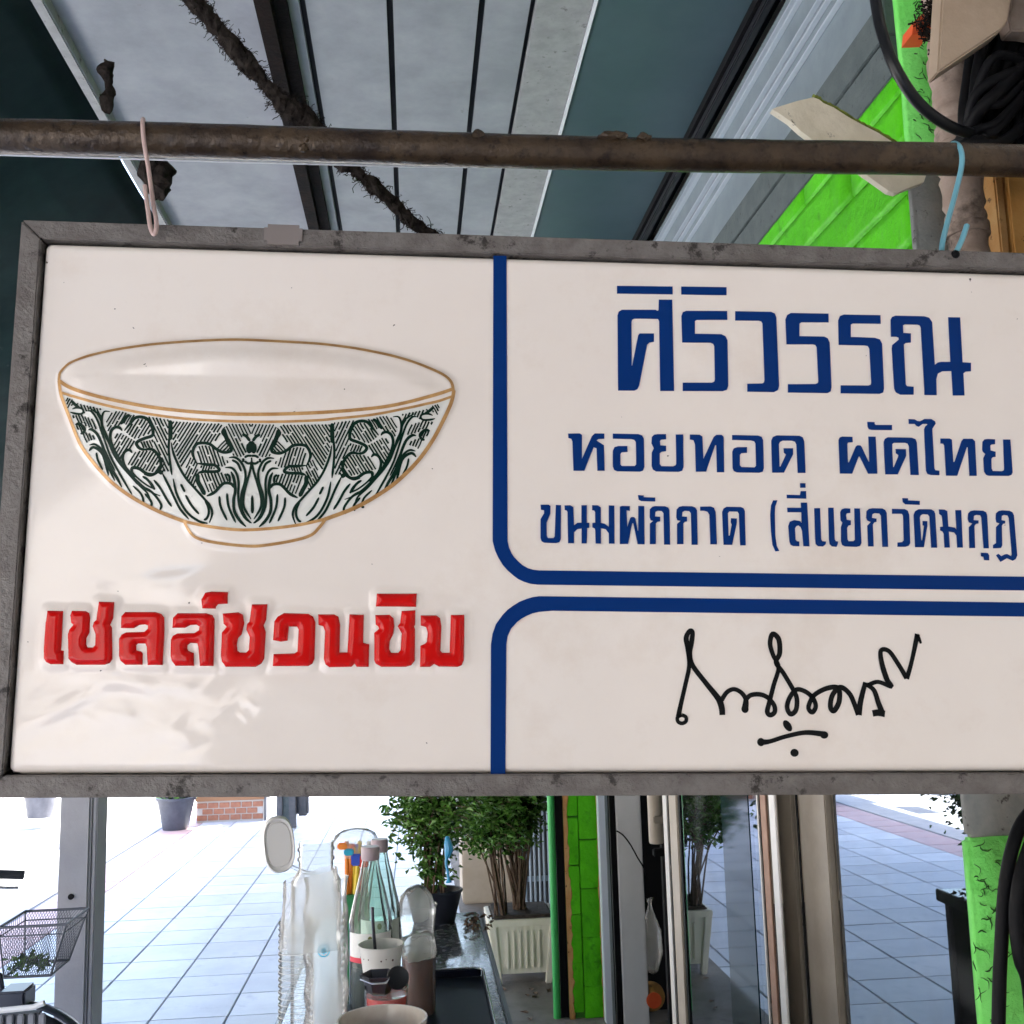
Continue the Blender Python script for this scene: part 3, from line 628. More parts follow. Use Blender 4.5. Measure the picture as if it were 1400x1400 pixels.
st(vL, 3.0, [(150,225),(200,240),(255,245),(275,225),(260,200),(210,190),(170,200)], [(310,225),(350,230),(395,290),(430,380),(460,470),(500,590),(540,680),(600,790),(690,945)],
 [(330,200),(380,230),(430,270),(440,330),(455,400),(500,500),(540,600),(600,690),(660,760),(740,850),(830,940),(860,1040)],
 [(515,235),(465,235),(445,290),(450,360),(480,430),(510,520),(560,620),(620,700),(680,770),(770,860),(850,920),(940,960)],
 [(320,515),(370,510),(420,545),(450,600),(480,680),(510,760),(540,825)], [(380,580),(395,650),(435,730)], [(700,870),(770,940),(790,1010),(770,1012)])
st(vL, 4.0, [(165,130),(200,165),(240,195)], [(620,400),(600,375),(560,370),(525,400),(515,460),(535,540),(580,630),(620,700)], [(195,335),(235,330),(280,370),(270,405),(240,415)],
 [(705,590),(680,565),(640,580),(620,630),(635,700),(680,760),(740,800)], [(315,565),(350,535),(400,555),(440,600),(465,680),(485,780)], [(315,385),(350,385),(400,430),(440,520),(470,620),(500,700),(560,800),(600,880)])
st(vL, 4.4, [(640,400),(690,340),(740,290),(800,285),(850,310),(885,380),(885,440),(820,465),(760,490),(745,520),(790,560),(899,560)], [(610,345),(650,290),(690,262)], [(700,760),(700,720),(760,725),(830,770),(899,775)])
st(vL, 2.4, [(570,745),(620,830),(690,945)], [(420,470),(460,560),(500,650),(545,740)], [(690,740),(740,800),(830,870),(899,900)], [(400,250),(430,300),(445,350)])
st(vL, 3.2, [(790,790),(840,830),(890,905)])
hatch(vM, [(40,85),(228,110),(222,190),(210,300),(212,420),(230,560),(180,560),(150,480),(120,380),(80,260),(85,200)], 1.13, 27)
hatch(vM, [(255,130),(690,150),(690,200),(640,290),(600,320),(520,300),(460,320),(420,390),(370,480),(330,530),(290,430),(258,330)], -.98, 26)
hatch(vM, [(400,440),(430,430),(470,490),(475,570),(450,700),(400,660),(350,580)], -1.1, 24)
hatch(vM, [(465,440),(472,345),(520,328),(600,345),(680,420),(745,480),(700,520),(640,520),(600,490),(480,488)], 1.25, 27)
hatch(vM, [(625,370),(720,290),(765,345),(750,385),(690,385)], -.8, 24)
hatch(vM, [(480,580),(560,565),(650,560),(720,580),(745,640),(690,655),(640,700),(580,750),(535,720)], 1.2, 27)
hatch(vM, [(495,505),(610,512),(640,540),(500,555)], -1.2, 22)
hatch(vM, [(720,150),(940,150),(940,265),(905,250),(855,235),(870,300),(900,395),(865,440),(780,425),(770,340),(740,260)], 1.12, 27)
st(vM, 4.2, [(0,375),(60,365),(100,385),(140,440),(150,510),(120,560),(60,590),(0,580)], [(470,500),(440,440),(430,390),(460,330),(510,315),(580,325),(640,370),(700,395),(760,385),(765,350),(740,320),(715,260),(690,220),(715,180)],
 [(470,490),(560,500),(620,505),(660,545),(620,560),(520,560),(470,575)], [(545,770),(610,740),(660,690),(700,660),(760,665),(795,710)], [(760,560),(785,620),(795,720),(780,800),(785,900),(830,980),(885,1035)], [(865,240),(900,260),(930,300)])
st(vM, 3.4, [(232,250),(222,350),(228,450),(245,590)], [(245,310),(262,400),(310,520),(370,620),(440,700),(520,790),(570,850),(590,920),(565,1000)], [(525,800),(555,860),(560,920),(540,965),(515,975)],
 [(160,570),(220,690),(260,780),(310,880),(385,970)], [(255,620),(280,740),(330,850),(390,930),(480,990),(550,1005)], [(320,665),(355,735)], [(360,760),(410,850),(475,925)], [(85,630),(140,700),(190,790),(235,860)],
 [(0,600),(60,660),(90,715)], [(0,690),(70,740),(120,800),(145,850),(130,890)], [(0,745),(40,790),(60,830),(50,860)], [(710,525),(770,530),(810,580),(825,660),(820,760),(830,860),(870,950),(925,1005)],
 [(745,440),(800,440),(850,480),(885,560),(880,650),(850,750),(845,860),(880,950),(935,1005)], [(945,440),(930,540),(895,660),(865,780),(870,870),(930,970)], [(942,765),(938,920)],
 [(655,770),(665,860),(720,980)], [(722,745),(735,860),(795,1000)], [(880,440),(910,425),(945,425)], [(880,470),(910,490),(945,485)], [(870,445),(868,480)], [(720,580),(745,600),(750,650)], [(770,460),(820,490),(850,560)])
st(vM, 6.0, [(240,120),(240,200),(238,290)], [(470,575),(470,640),(500,700),(530,760)], [(700,190),(715,240),(735,290),(755,330)], [(920,320),(915,370),(935,400)], [(110,540),(140,560),(165,575)])
st(vM, 8.0, [(945,300),(945,395)])
obj('leaf_pattern', leafbm, MT['green_ink'], sign)

# signature
sgb = BM()
def S(P, w): 
    q = catmull([(900 + x / 3.684, 850 + y / 3.684) for x, y in P], 6)
    ww = [w[min(int(i / (len(q) - 1) * (len(w) - 1)), len(w) - 1)] + (w[min(int(i / (len(q) - 1) * (len(w) - 1)) + 1, len(w) - 1)] - w[min(int(i / (len(q) - 1) * (len(w) - 1)), len(w) - 1)]) * ((i / (len(q) - 1) * (len(w) - 1)) % 1) for i in range(len(q))] if isinstance(w, list) else w
    ribbon(sgb, q, ww, .0007, dens=.0012)
def blob(x, y, rx, ry, a=0):
    u, v = on_sign(900 + x / 3.684, 850 + y / 3.684); k = .000825 / 3.684; vs = []
    for i in range(14):
        t = 2 * PI * i / 14; X = rx * k * math.cos(t); Y = ry * k * math.sin(t)
        vs.append(sgb.verts.new((u + X * math.cos(a) - Y * math.sin(a), v + X * math.sin(a) + Y * math.cos(a), .00075)))
    sgb.faces.new(vs)
S([(118,470),(138,480),(138,502),(118,512),(98,502),(97,480),(118,470)], 5.2)
S([(100,478),(112,420),(135,320),(155,220),(147,130),(140,80),(158,46),(172,55),(166,110),(158,160),(172,220),(240,310),(300,385),(318,430),(322,470)], [7, 6, 6, 7.5, 6, 7, 7, 7, 9, 8])
S([(318,395),(345,355),(380,340),(415,355),(438,385),(440,410),(435,440)], [6.5, 6, 6.5, 10])
blob(436, 440, 19, 20)
S([(440,392),(465,370),(510,366),(550,382),(582,420),(585,455),(563,470),(548,452),(560,400),(580,320),(605,230),(578,170),(562,110),(575,62),(606,90),(610,160),(592,205),(630,260),(680,345),(697,390),(692,445),(665,465),(648,430),(662,380),(695,342),(740,352),(778,385),(792,425),(776,456),(756,438),(765,400),(790,365),(850,335),(905,335),(910,400),(884,448),(866,428),(876,370),(915,330),(960,360),(985,410),(1006,470)], [6.5, 6.5, 7, 6, 7.5, 6.5, 7, 6.5, 6.5, 6.5, 7.5, 7, 7])
S([(1008,470),(1018,400),(1042,305)], [9, 6.5]); S([(1045,315),(1085,345),(1108,410),(1128,462)], [6, 7, 8.5]); S([(1078,462),(1105,458),(1140,464)], 9)
S([(1050,322),(1105,303),(1172,326),(1150,290),(1125,210),(1120,146),(1160,148),(1205,210),(1250,285)], [6, 6, 8, 6.5, 6.5, 7]); S([(1250,288),(1275,200),(1304,62)], [7, 6, 7.5]); S([(1300,66),(1312,85),(1322,110)], [6, 5, 3])
S([(515,606),(560,603),(640,578),(740,558),(830,566)], [9, 6, 6, 6.5, 8])
blob(516, 606, 20, 21); blob(834, 570, 22, 19); blob(650, 524, 19, 32, .6); blob(685, 660, 22, 20)
obj('signature', sgb, MT['black_ink'], sign)

# raised red letters
def pillow(poly, hgt=.0050, Rr=.0070):
    P = [Vector(p) for p in poly]
    # densify outline
    out = []
    for a, b in zip(P, P[1:] + P[:1]):
        k = max(1, int((b - a).length / .0016))
        for j in range(k): out.append(a.lerp(b, j / k))
    xs = [p.x for p in out]; ys = [p.y for p in out]
    X, Y = np.meshgrid(np.arange(min(xs), max(xs), .0009), np.arange(min(ys), max(ys), .0009))
    X = X.ravel(); Y = Y.ravel(); d, ins = seg_dist(X, Y, [tuple(p) for p in P]); k = ins & (d > .0005)
    inner = [Vector((x, y)) for x, y in zip(X[k], Y[k])]; N = len(out)
    vs, es, fs, *_ = geometry.delaunay_2d_cdt(out + inner, [(i, (i + 1) % N) for i in range(N)], [], 1, 1e-6)
    vx = np.array([v.x for v in vs]); vy = np.array([v.y for v in vs]); d, ins = seg_dist(vx, vy, [tuple(p) for p in P])
    t = np.clip(d / Rr, 0, 1); z = hgt * np.sqrt(np.clip(1 - (1 - t) ** 2, 0, 1)) + hz(vx, vy) + .0006
    bm = BM(); V = [bm.verts.new((a, b, c)) for a, b, c in zip(vx, vy, z)]
    for f in fs:
        cx = sum(vx[i] for i in f) / 3; cy = sum(vy[i] for i in f) / 3
        try: bm.faces.new([V[i] for i in f])
        except ValueError: pass
    # drop faces outside the outline
    cen = [f.calc_center_median() for f in bm.faces]
    d, ins = seg_dist(np.array([c.x for c in cen]), np.array([c.y for c in cen]), [tuple(p) for p in P])
    bad = [f for f, i in zip(list(bm.faces), ins) if not i]
    bmesh.ops.delete(bm, geom=bad, context='FACES')
    be = [e for e in bm.edges if len(e.link_faces) == 1]
    r = bmesh.ops.extrude_edge_only(bm, edges=be)
    for v in r['geom']:
        if isinstance(v, bmesh.types.BMVert): v.co.z -= .004
    for f in bm.faces: f.smooth = True
    bmesh.ops.recalc_face_normals(bm, faces=bm.faces)
    return bm
for P in redL: obj('red_letter', pillow(P), MT['red'], sign)

# ================================================================== PIPE, HOOKS, BRIGHT LINE UNDER THE PIPE
pa = at(-160, 184, 1.27); pb = at(1560, 226, 1.27)
pts = []; rad = []
for k in range(61):
    t = k / 60; p = pa.lerp(pb, t); p.z += .002 * math.sin(t * 9); pts.append(p); rad.append(.0212 + random.uniform(-.0003, .0003))
bm = BM(); tube(bm, pts, rad, 28)
pipe = smooth(obj('steel_pipe', bm, MT['pipe'])); tag(pipe, 'rusty brown steel pipe running across above the white sign', 'pipe')
for px, py, w_ in ((420, 190, .004), (838, 186, .020), (415, 203, .006), (652, 184, .008), (880, 188, .010)):
    c = at(px, py, 1.252); bm = BM()
    bmesh.ops.create_icosphere(bm, subdivisions=3, radius=1, matrix=Matrix.Translation(c) @ Matrix.Diagonal((w_, .006, .0055, 1)))
    for v in bm.verts: v.co += .003 * mnoise.noise_vector(v.co * 160)
    obj('weld_lump', bm, MT['pipe'], pipe)
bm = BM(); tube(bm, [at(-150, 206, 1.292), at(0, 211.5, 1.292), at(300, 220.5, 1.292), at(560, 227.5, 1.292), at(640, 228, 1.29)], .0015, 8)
tag(smooth(obj('cable', bm, MT['white_edge_and_glint'])), 'thin white strand added for the bright line along the underside of the rusty pipe', 'cable')  # no real cable: bright lower edge of the pipe, added as a strand

hk = thing('wire_hook', 'pinkish white wire hook over the pipe at the left end of the sign', 'hook', at(205, 240, 1.24), group='wire hooks holding the sign')
def wire(pts, r, m, name='wire', parent=None, n=6):
    bm = BM(); tube(bm, [Vector(p) for p in catmull([tuple(q) for q in pts], n)], r, 10)
    return smooth(obj(name, bm, m, parent), 60)
o0 = Vector(hk.location)
def rel(o, *P): return [Vector(p) - o for p in P]
wire(rel(o0, at(203, 215, 1.302), at(199, 178, 1.296), at(196, 163, 1.272), at(195, 170, 1.248), at(197, 195, 1.242), at(203, 230, 1.235), at(209, 275, 1.215), at(214, 305, 1.19), at(211, 320, 1.187), at(206, 312, 1.19), at(202, 285, 1.20), at(198, 254, 1.212)), .0026, MT['pink_wire'], 'hook_wire', hk)
hk = thing('wire_hook', 'light blue wire hook over the pipe near the corrugated pipe and orange wall', 'hook', at(1305, 270, 1.24), group='wire hooks holding the sign'); o0 = Vector(hk.location)
wire(rel(o0, at(1296, 235, 1.305), at(1297, 205, 1.300), at(1304, 196, 1.275), at(1313, 203, 1.247), at(1315, 225, 1.24), at(1306, 265, 1.232), at(1295, 305, 1.215), at(1288, 335, 1.20), at(1288, 352, 1.225)), .0034, MT['blue_wire'], 'hook_wire', hk)
wire(rel(o0, at(1322, 308, 1.20), at(1315, 328, 1.197), at(1307, 345, 1.195), at(1303, 353, 1.193)), .0034, MT['blue_wire'], 'hook_tail', hk)
bm = BM(); u, v = on_sign(1303, 350); bmesh.ops.create_uvsphere(bm, u_segments=12, v_segments=8, radius=.0055, matrix=Matrix.Translation((u, v, .005))); obj('screw', bm, MT['black'], sign)

# ================================================================== CANOPY CEILING
HC = 1.70; ZC = CAMZ + HC
def X_of(px): return (px - 567) / 917 * HC
ceil = struct('ceiling', box(BM(), -.90, .94, -4, 12, ZC + .02, ZC + .10), MT['ceil_gap'])
edges = [-.895, -.264, -.041, .197, .33]
for a, b in zip(edges, edges[1:]):
    aa = a + .0085 if a > -.7 else a + .001
    bb = b - .0085
    obj('board', box(BM(), aa, bb, -4, 12, ZC, ZC + .019), MT['ceil'], ceil)
beam = obj('ceiling_beam', box(BM(), .335, .484, -4, 12, ZC - .004, ZC + .018, .003), MT['trim'], ceil)
obj('edge_strip', box(BM(), .4845, .492, -4, 12, ZC - .012, ZC + .017), MT['white_edge_and_glint'], ceil)
# slate panel + aluminium roller-shutter head
sh = thing('shutter_head', 'blue grey metal shutter housing with ribbed aluminium rails above the green wall', 'shutter box', (.9, 3, ZC - .3))
def shp(name, m, x0, x1, y0, y1, z0, z1, bev=0): return obj(name, box(BM(), x0 - .9, x1 - .9, y0 - 3, y1 - 3, z0 - ZC + .3, z1 - ZC + .3, bev), m, sh)
shp('slate_panel', MT['slate'], .495, .895, -4, 12, ZC - .006, ZC + .05)
shp('black_channel', MT['black'], .896, .955, -4, 14, ZC - .03, ZC + .05)
shp('channel_rib', MT['black_gloss'], .905, .93, -4, 14, ZC - .055, ZC - .031, .004)
zz = lambda s: CAMZ + .94 / s
y0_, y1_ = 1.85, 14
shp('rail', MT['alu'], .944, 1.1, y0_, y1_, zz(.726), zz(.578))
for s in (.594, .603, .634, .648, .667):
    shp('rail_rib', MT['alu_highlight'], .930, .9435, y0_, y1_, zz(s) - .0025, zz(s) + .0025, .001)
shp('lower_band', MT['alu_dark'], .940, 1.1, y0_, y1_, zz(.775) + .0015, zz(.726) - .002, .002)
shp('lower_band', MT['alu_dark'], .944, 1.1, y0_, y1_, zz(.837) + .001, zz(.775) - .0015, .002)

# building mass above / behind
up = thing('shop_building', 'shop building above and behind the glass shopfront', 'building', (3, 5, 0))
def sb(name, m, x0, x1, y0, y1, z0, z1, bev=0): return obj(name, box(BM(), x0 - 3, x1 - 3, y0 - 5, y1 - 5, z0, z1, bev), m, up)
sb('upper_wall', MT['wallpale'], .96, 6, -5, 14, ZC + .12, 5.2)
sb('canopy_roof', MT['kerb'], -.92, .955, -5, 12, ZC + .12, ZC + .22)
sb('back_wall', MT['interior'], 4.0, 4.1, -5, 14, 0, ZC + .11)
sb('inner_ceiling', MT['interior'], 1.11, 3.99, -5, 13.9, ZC - .05, ZC + .11)
sb('far_wall', MT['cream'], .955, 4, 6.6, 6.8, .03, ZC)
sb('side_wall', MT['cream'], .95, 1.05, 6.81, 14, .03, ZC)
sb('rear_wall', MT['wallpale'], .95, 1.10, -5, 1.35, .03, ZC - .05)

# green brick wall over the glass
gw_ = thing('green_brick_wall', 'bright green painted block wall above the shop windows under the shutter rails', 'wall', (.97, 3, 2.0))
obj('mortar_bed', box(BM(), -.018, .1, -1.2, 1.75, -.02, zz(.837) - 2.0 - .002), MT['green_mortar'], gw_)
hrows = [1.12, 1.07, .97, .87, .77, .67, .57, .50]
cell = {}
for r in range(len(hrows) - 1):
    z1 = hrows[r] + CAMZ - 2.0 - .0012; z0 = hrows[r + 1] + CAMZ - 2.0 + .0012
    yy = -1.2 + (.261 if r % 2 else 0)
    if r % 2:
        b2 = BM(); box(b2, -.008, .004, 0, .259, 0, z1 - z0, .003)
        bmesh.ops.subdivide_edges(b2, edges=[e for e in b2.edges if e.calc_length() > .03], cuts=5, use_grid_fill=True)
        for v in b2.verts: v.co.x += .0022 * mnoise.noise(v.co * 38)
        for f in b2.faces: f.smooth = True
        o = obj('brick', b2, MT['green'], gw_); o.location = (-.022, -1.2, z0)
    key = round(z1 - z0, 3)
    if key not in cell:
        b2 = BM(); box(b2, -.008, .004, -.2595, .2595, 0, z1 - z0, .003)
        bmesh.ops.subdivide_edges(b2, edges=[e for e in b2.edges if e.calc_length() > .03], cuts=6, use_grid_fill=True)
        for v in b2.verts: v.co.x += .0012 * mnoise.noise(v.co * 38) + .0009 * mnoise.noise(v.co * 120)
        mm = bpy.data.meshes.new('brick'); b2.to_mesh(mm); b2.free(); mm.materials.append(MT['green'])
        for p in mm.polygons: p.use_smooth = True
        cell[key] = mm
    while yy < 1.3:
        o = obj('brick', cell[key], None, gw_); o.location = (-.022, yy + .26, z0); yy += .522
sb('lintel', MT['beige_frame'], .935, 1.1, 1.9, 4.75, 1.93, 1.978)

# ================================================================== PIER at the right with pipe, cables, box
pr = thing('corner_pier', 'rendered shop pier at the right edge painted bright green with a worn grey band', 'pier', (1.0, 1.76, 0))
PXL = at(1327, 1150, 1.76).x
def prp(name, m, z0, z1, x0=PXL, pro=0): 
    b2 = BM(); box(b2, x0 - 1.0 - pro, .35, -pro, .028, z0, z1, .006)
    bmesh.ops.subdivide_edges(b2, edges=[e for e in b2.edges if e.calc_length() > .03], cuts=8, use_grid_fill=True)
    for v in b2.verts: v.co += .0022 * mnoise.noise_vector(v.co * 18) + .0012 * mnoise.noise_vector(v.co * 70)
    for f in b2.faces: f.smooth = True
    return obj(name, b2, m, pr)
zc = lambda y: at(1330, y, 1.76).z
prp('lower_render', MT['green2'], 0.03, zc(1146), PXL - .002, .003)
prp('worn_band', MT['grey_pier'], zc(1146), zc(236) , PXL)
prp('upper_render', MT['green2'], zc(236), ZC, PXL + .006, .003)

bm = BM()
def squig(px, py, L, ang, r):
    p = at(px, py, 1.7535); P = [p]; th = ang
    for q in range(6):
        th += random.gauss(0, .45); P.append(P[-1] + Vector((math.cos(th), random.uniform(-.2, .2) * .3, math.sin(th))) * L / 6)
    tube(bm, [q_ - Vector(pr.location) for q_ in P], [r * x for x in (.3, .8, 1, 1, .9, .6, .25)], 5)
for k in range(46): squig(random.uniform(1330, 1378), random.uniform(1155, 1400), random.uniform(.006, .028), random.uniform(-1.4, .6), random.uniform(.0006, .0015))
for k in range(34): squig(random.uniform(1246, 1272), random.uniform(-20, 190), random.uniform(.006, .024), random.uniform(-1.2, 1.2), random.uniform(.0006, .0014))
obj('plaster_cracks', bm, MT['crack'], pr, True)
dp = thing('corrugated_pipe', 'dusty beige corrugated downpipe in front of the green pier', 'pipe', at(1318, 290, 1.6)); o0 = Vector(dp.location)
bm = BM(); zt = ZC - 0.02; zb = 1.75; P = []; Rr = []
top = at(1288, 0, 1.62); lo = at(1325, 345, 1.60)
dirv = (lo - top); 
for k in range(140):
    t = -.3 + 1.9 * k / 139; p = top + dirv * t + Vector((0, 0, 0)); P.append(p - o0); Rr.append(.031 + (.0026 if (k % 5) < 3 else 0) + .0012 * math.sin(k * 1.7) + .004 * mnoise.noise(Vector((k * .05, 0, 0))))
tube(bm, P, Rr, 24); smooth(obj('pipe_tube', bm, MT['pvc'], dp), 80)
for k in (40, 62, 88):
    bm = BM(); q = P[k]; tube(bm, [q, q + (P[k + 3] - P[k])], .036, 24); smooth(obj('pipe_collar', bm, MT['pvc'], dp), 50)

bx = thing('orange_wall_post', 'orange plastered wall post behind the corrugated pipe at the right edge', 'post', (1.13, 1.72, 0))
b2 = BM(); a = at(1372, 300, 1.70); box(b2, a.x - 1.13, a.x - 1.13 + .25, -.04, .03, .1, 2.52, .004)
bmesh.ops.subdivide_edges(b2, edges=[e for e in b2.edges if e.calc_length() > .03], cuts=6, use_grid_fill=True)
for v in b2.verts: v.co += .002 * mnoise.noise_vector(v.co * 20)
obj('plaster', b2, MT['orange'], bx)
obj('edge_fillet', box(BM(), at(1358, 300, 1.70).x - 1.13, at(1370, 300, 1.70).x - 1.13, -.035, .02, .1, 2.50, .003), MT['cracked'], bx)

# beige box top right
jb = thing('junction_box', 'beige metal junction box tilted at the top right above the cable bundle', 'electrical box', at(1340, 50, 1.45)); o0 = Vector(jb.location)
def prism(bm, poly_px, y0, y1, o0, yfun=None):
    A = [bm.verts.new(at(x, y, y0 + (yfun(x, y) if yfun else 0)) - o0) for x, y in poly_px]
    B = [bm.verts.new(Vector(v.co) + Vector((0, y1 - y0, 0))) for v in A]
    bm.faces.new(A); bm.faces.new(B[::-1]); N = len(A)
    for k in range(N): bm.faces.new((A[k], B[k], B[(k + 1) % N], A[(k + 1) % N]))
    bmesh.ops.recalc_face_normals(bm, faces=bm.faces)
    return bm
bm = prism(BM(), [(1282, 100), (1290, -40), (1392, -60), (1378, 30), (1368, 42)], 1.42, 1.455, o0)
bmesh.ops.bevel(bm, geom=list(bm.edges), offset=.003, segments=2, affect='EDGES'); obj('box_body', bm, MT['beige_box'], jb)
bm = prism(BM(), [(1379, 28), (1388, -40), (1440, -40), (1440, 48), (1400, 42), (1382, 42)], 1.45, 1.48, o0)
bmesh.ops.bevel(bm, geom=list(bm.edges), offset=.002, segments=2, affect='EDGES'); obj('box_side', bm, MT['pvc'], jb)
bm = prism(BM(), [(1247, 47), (1249, 30), (1262, 18), (1273, 35), (1272, 46)], 1.60, 1.64, Vector((0, 0, 0)))
tag(obj('plastic_clip', bm, MT['orange_red']), 'small orange red plastic clip stuck on the green pier', 'clip')
bm = BM()
for k in range(160):
    c = at(random.gauss(1268, 8), random.gauss(22, 16), 1.59); d = Vector((random.uniform(-1, 1), random.uniform(-.5, .5), random.uniform(-1.3, .7))) * .014
    e = d.cross(Vector((0, 1, 0))) * .5
    tube(bm, [c, c + d * .5 + e, c + d], random.uniform(.0006, .002), 4)
o = obj('dirt_clump', bm, MT['fuzz']); tag(o, 'black tangle of dirt and nest fibres round the orange red clip', 'nest')

# cable bundle
cb = thing('cable_bundle', 'thick bundle of black electric cables hanging below the beige box', 'cables', at(1350, 130, 1.5)); o0 = Vector(cb.location)
for k in range(17):
    x = 1318 + k * 6 + random.uniform(-4, 4); r = random.uniform(.007, .011); y = 1.50 + random.uniform(-.02, .05)
    wire(rel(o0, at(x + 25, 20, 1.56), at(x + 12, 60, y), at(x + random.uniform(-6, 6), 110, y), at(x + random.uniform(-8, 8), 165, y), at(x + random.uniform(-5, 25), 205, y + .03), at(x + 45, 225, y + .06)), r, MT['black'], 'cable', cb)
for k in range(7):
    J = lambda: random.uniform(-14, 14)
    wire(rel(o0, at(1310 + J(), 196 + J(), 1.52), at(1340 + J(), 204 - 14 * k + J(), 1.45), at(1375 + J(), 190 - 18 * k + J(), 1.43), at(1410, 150 - 14 * k + J(), 1.44), at(1450, 120 - 20 * k + J(), 1.46)), random.uniform(.006, .011), MT['black'], 'cable', cb)
lp = wire([at(1190, -60, 1.40), at(1197, 0, 1.40), at(1206, 45, 1.40), at(1225, 95, 1.40), at(1255, 140, 1.41), at(1290, 168, 1.42), at(1325, 182, 1.45), at(1360, 184, 1.50)], .0085, MT['black_gloss'], 'cable', None, 8)
tag(lp, 'single black cable curving down in a loop across the green wall', 'cable')
lc = thing('loose_cable_pair', 'two thick black cables running down over the green pier at the right edge', 'cables', at(1380, 1250, 1.55)); o0 = Vector(lc.location)
wire(rel(o0, at(1440, 1085, 1.55), at(1402, 1118, 1.54), at(1384, 1160, 1.53), at(1374, 1215, 1.53), at(1369, 1290, 1.53), at(1366, 1360, 1.53), at(1364, 1480, 1.53)), .0095, MT['black'], 'cable', lc)
wire(rel(o0, at(1412, 1150, 1.52), at(1396, 1200, 1.51), at(1390, 1255, 1.51), at(1396, 1310, 1.51), at(1408, 1350, 1.53), at(1418, 1480, 1.53)), .011, MT['black'], 'cable', lc)

# broken cream board behind the pipe
bp_ = thing('broken_board', 'broken cream board with mossy edge sticking out behind the rusty pipe', 'board', at(1160, 200, 1.5)); o0 = Vector(bp_.location)
outl = [(1056, 149), (1064, 146), (1090, 138), (1112, 133), (1120, 136), (1126, 141), (1140, 147), (1160, 160), (1180, 171), (1200, 181), (1222, 195), (1245, 215), (1266, 240), (1263, 249), (1244, 256), (1225, 264), (1215, 261), (1190, 243), (1160, 222), (1135, 205), (1112, 192), (1095, 179), (1080, 165)]
yf = lambda x, y: (x - 1160) * .0006
bm = prism(BM(), outl, 1.42, 1.432, o0, yf); obj('board_face', bm, MT['board'], bp_)
q = [at(x, y - 1.5, 1.426 + yf(x, y)) - o0 for x, y in outl[3:13]]
bm = BM(); tube(bm, [Vector(p) for p in catmull([tuple(p) for p in q], 5)], [.0022 + random.uniform(-.0008, .0012) for _ in range(len(q) * 5 - 4)], 6); obj('mossy_edge', bm, MT['board_edge'], bp_)

# ================================================================== TARP, EDGE TRIM, BAR, FUZZY ROPE
bm = BM(); N1, N2 = 26, 60; grid = []
for i in range(N1):
    row = []
    for j in range(N2):
        t = i / (N1 - 1); y = -3.6 + 12.1 * j / (N2 - 1)
        x = -.93 - 1.65 * t; z = ZC - .02 - 1.02 * t + .012 * math.sin(y * 5 + t * 4) + .03 * math.sin(y * 1.3) * t + .05 * t * t * math.sin(y * 2.1 + 1)
        row.append(bm.verts.new((x, y, z)))
    grid.append(row)
for i in range(N1 - 1):
    for j in range(N2 - 1): bm.faces.new((grid[i][j], grid[i][j + 1], grid[i + 1][j + 1], grid[i + 1][j]))
r = bmesh.ops.solidify(bm, geom=bm.faces[:], thickness=.004)
for f in bm.faces: f.smooth = True
tag(obj('awning', bm, MT['tarp']), 'dark teal canvas awning sloping down on the street side of the ceiling', 'awning')
et = obj('edge_trim', box(BM(), -.925, -.893, -4, 12, ZC - .035, ZC + .06, .004), MT['trim'], ceil)
ab = thing('angle_bar', 'rusted black steel angle bar fixed lengthwise under the ceiling boards', 'steel bar', (-.33, 3, ZC - .05))
obj('bar', box(BM(), -.045, -.005, -6, 4.5, -.002, .045), MT['black_bar'], ab)
obj('bar_flange', box(BM(), -.004, .030, -6, 4.5, .03, .048), MT['black_bar'], ab)
b2 = BM(); c = at(425, 245, 2.25) - Vector(ab.location); box(b2, -.06, .05, c.y - .05, c.y + .05, -.035, .035, .01)
for v in b2.verts: v.co += .006 * mnoise.noise_vector(v.co * 40)
obj('joint_clamp', b2, MT['black_bar'], ab)
ks = thing('dirty_knot', 'black greasy rag knot hanging at the awning edge above the pipe', 'knot', at(140, 120, 2.0)); o0 = Vector(ks.location)
for (px, py, y, s) in ((146, 100, 2.0, .02), (148, 135, 2.0, .018), (222, 245, 2.2, .03), (205, 230, 2.2, .03)):
    b2 = BM(); bmesh.ops.create_icosphere(b2, subdivisions=3, radius=s, matrix=Matrix.Translation(at(px, py, y) - o0) @ Matrix.Diagonal((.7, .8, 1.6, 1)))
    for v in b2.verts: v.co += .014 * mnoise.noise_vector(v.co * 45)
    obj('rag_lump', b2, MT['fuzz'], ks)
rp_ = thing('dusty_rope', 'thick rope furred with black dust and cobwebs crossing diagonally under the ceiling', 'rope', at(400, 150, 1.6)); o0 = Vector(rp_.location)
RP = [(225, -40, 1.55), (272, 8, 1.58), (315, 60, 1.60), (350, 100, 1.62), (385, 140, 1.64), (415, 160, 1.66), (445, 190, 1.68), (480, 228, 1.70), (520, 262, 1.73), (560, 300, 1.76), (600, 330, 1.80), (660, 380, 1.85)]
cp = [Vector(p) for p in catmull([tuple(at(*q) - o0) for q in RP], 10)]
bm = BM(); rr = [(.0140 if i < 70 else .010) * (1 + .5 * mnoise.noise(p * 25) + .25 * mnoise.noise(p * 70)) for i, p in enumerate(cp)]
tube(bm, cp, rr, 14)
for v in bm.verts: v.co += .006 * mnoise.noise_vector(v.co * 110)
obj('rope_core', bm, MT['fuzz'], rp_)
bm = BM()
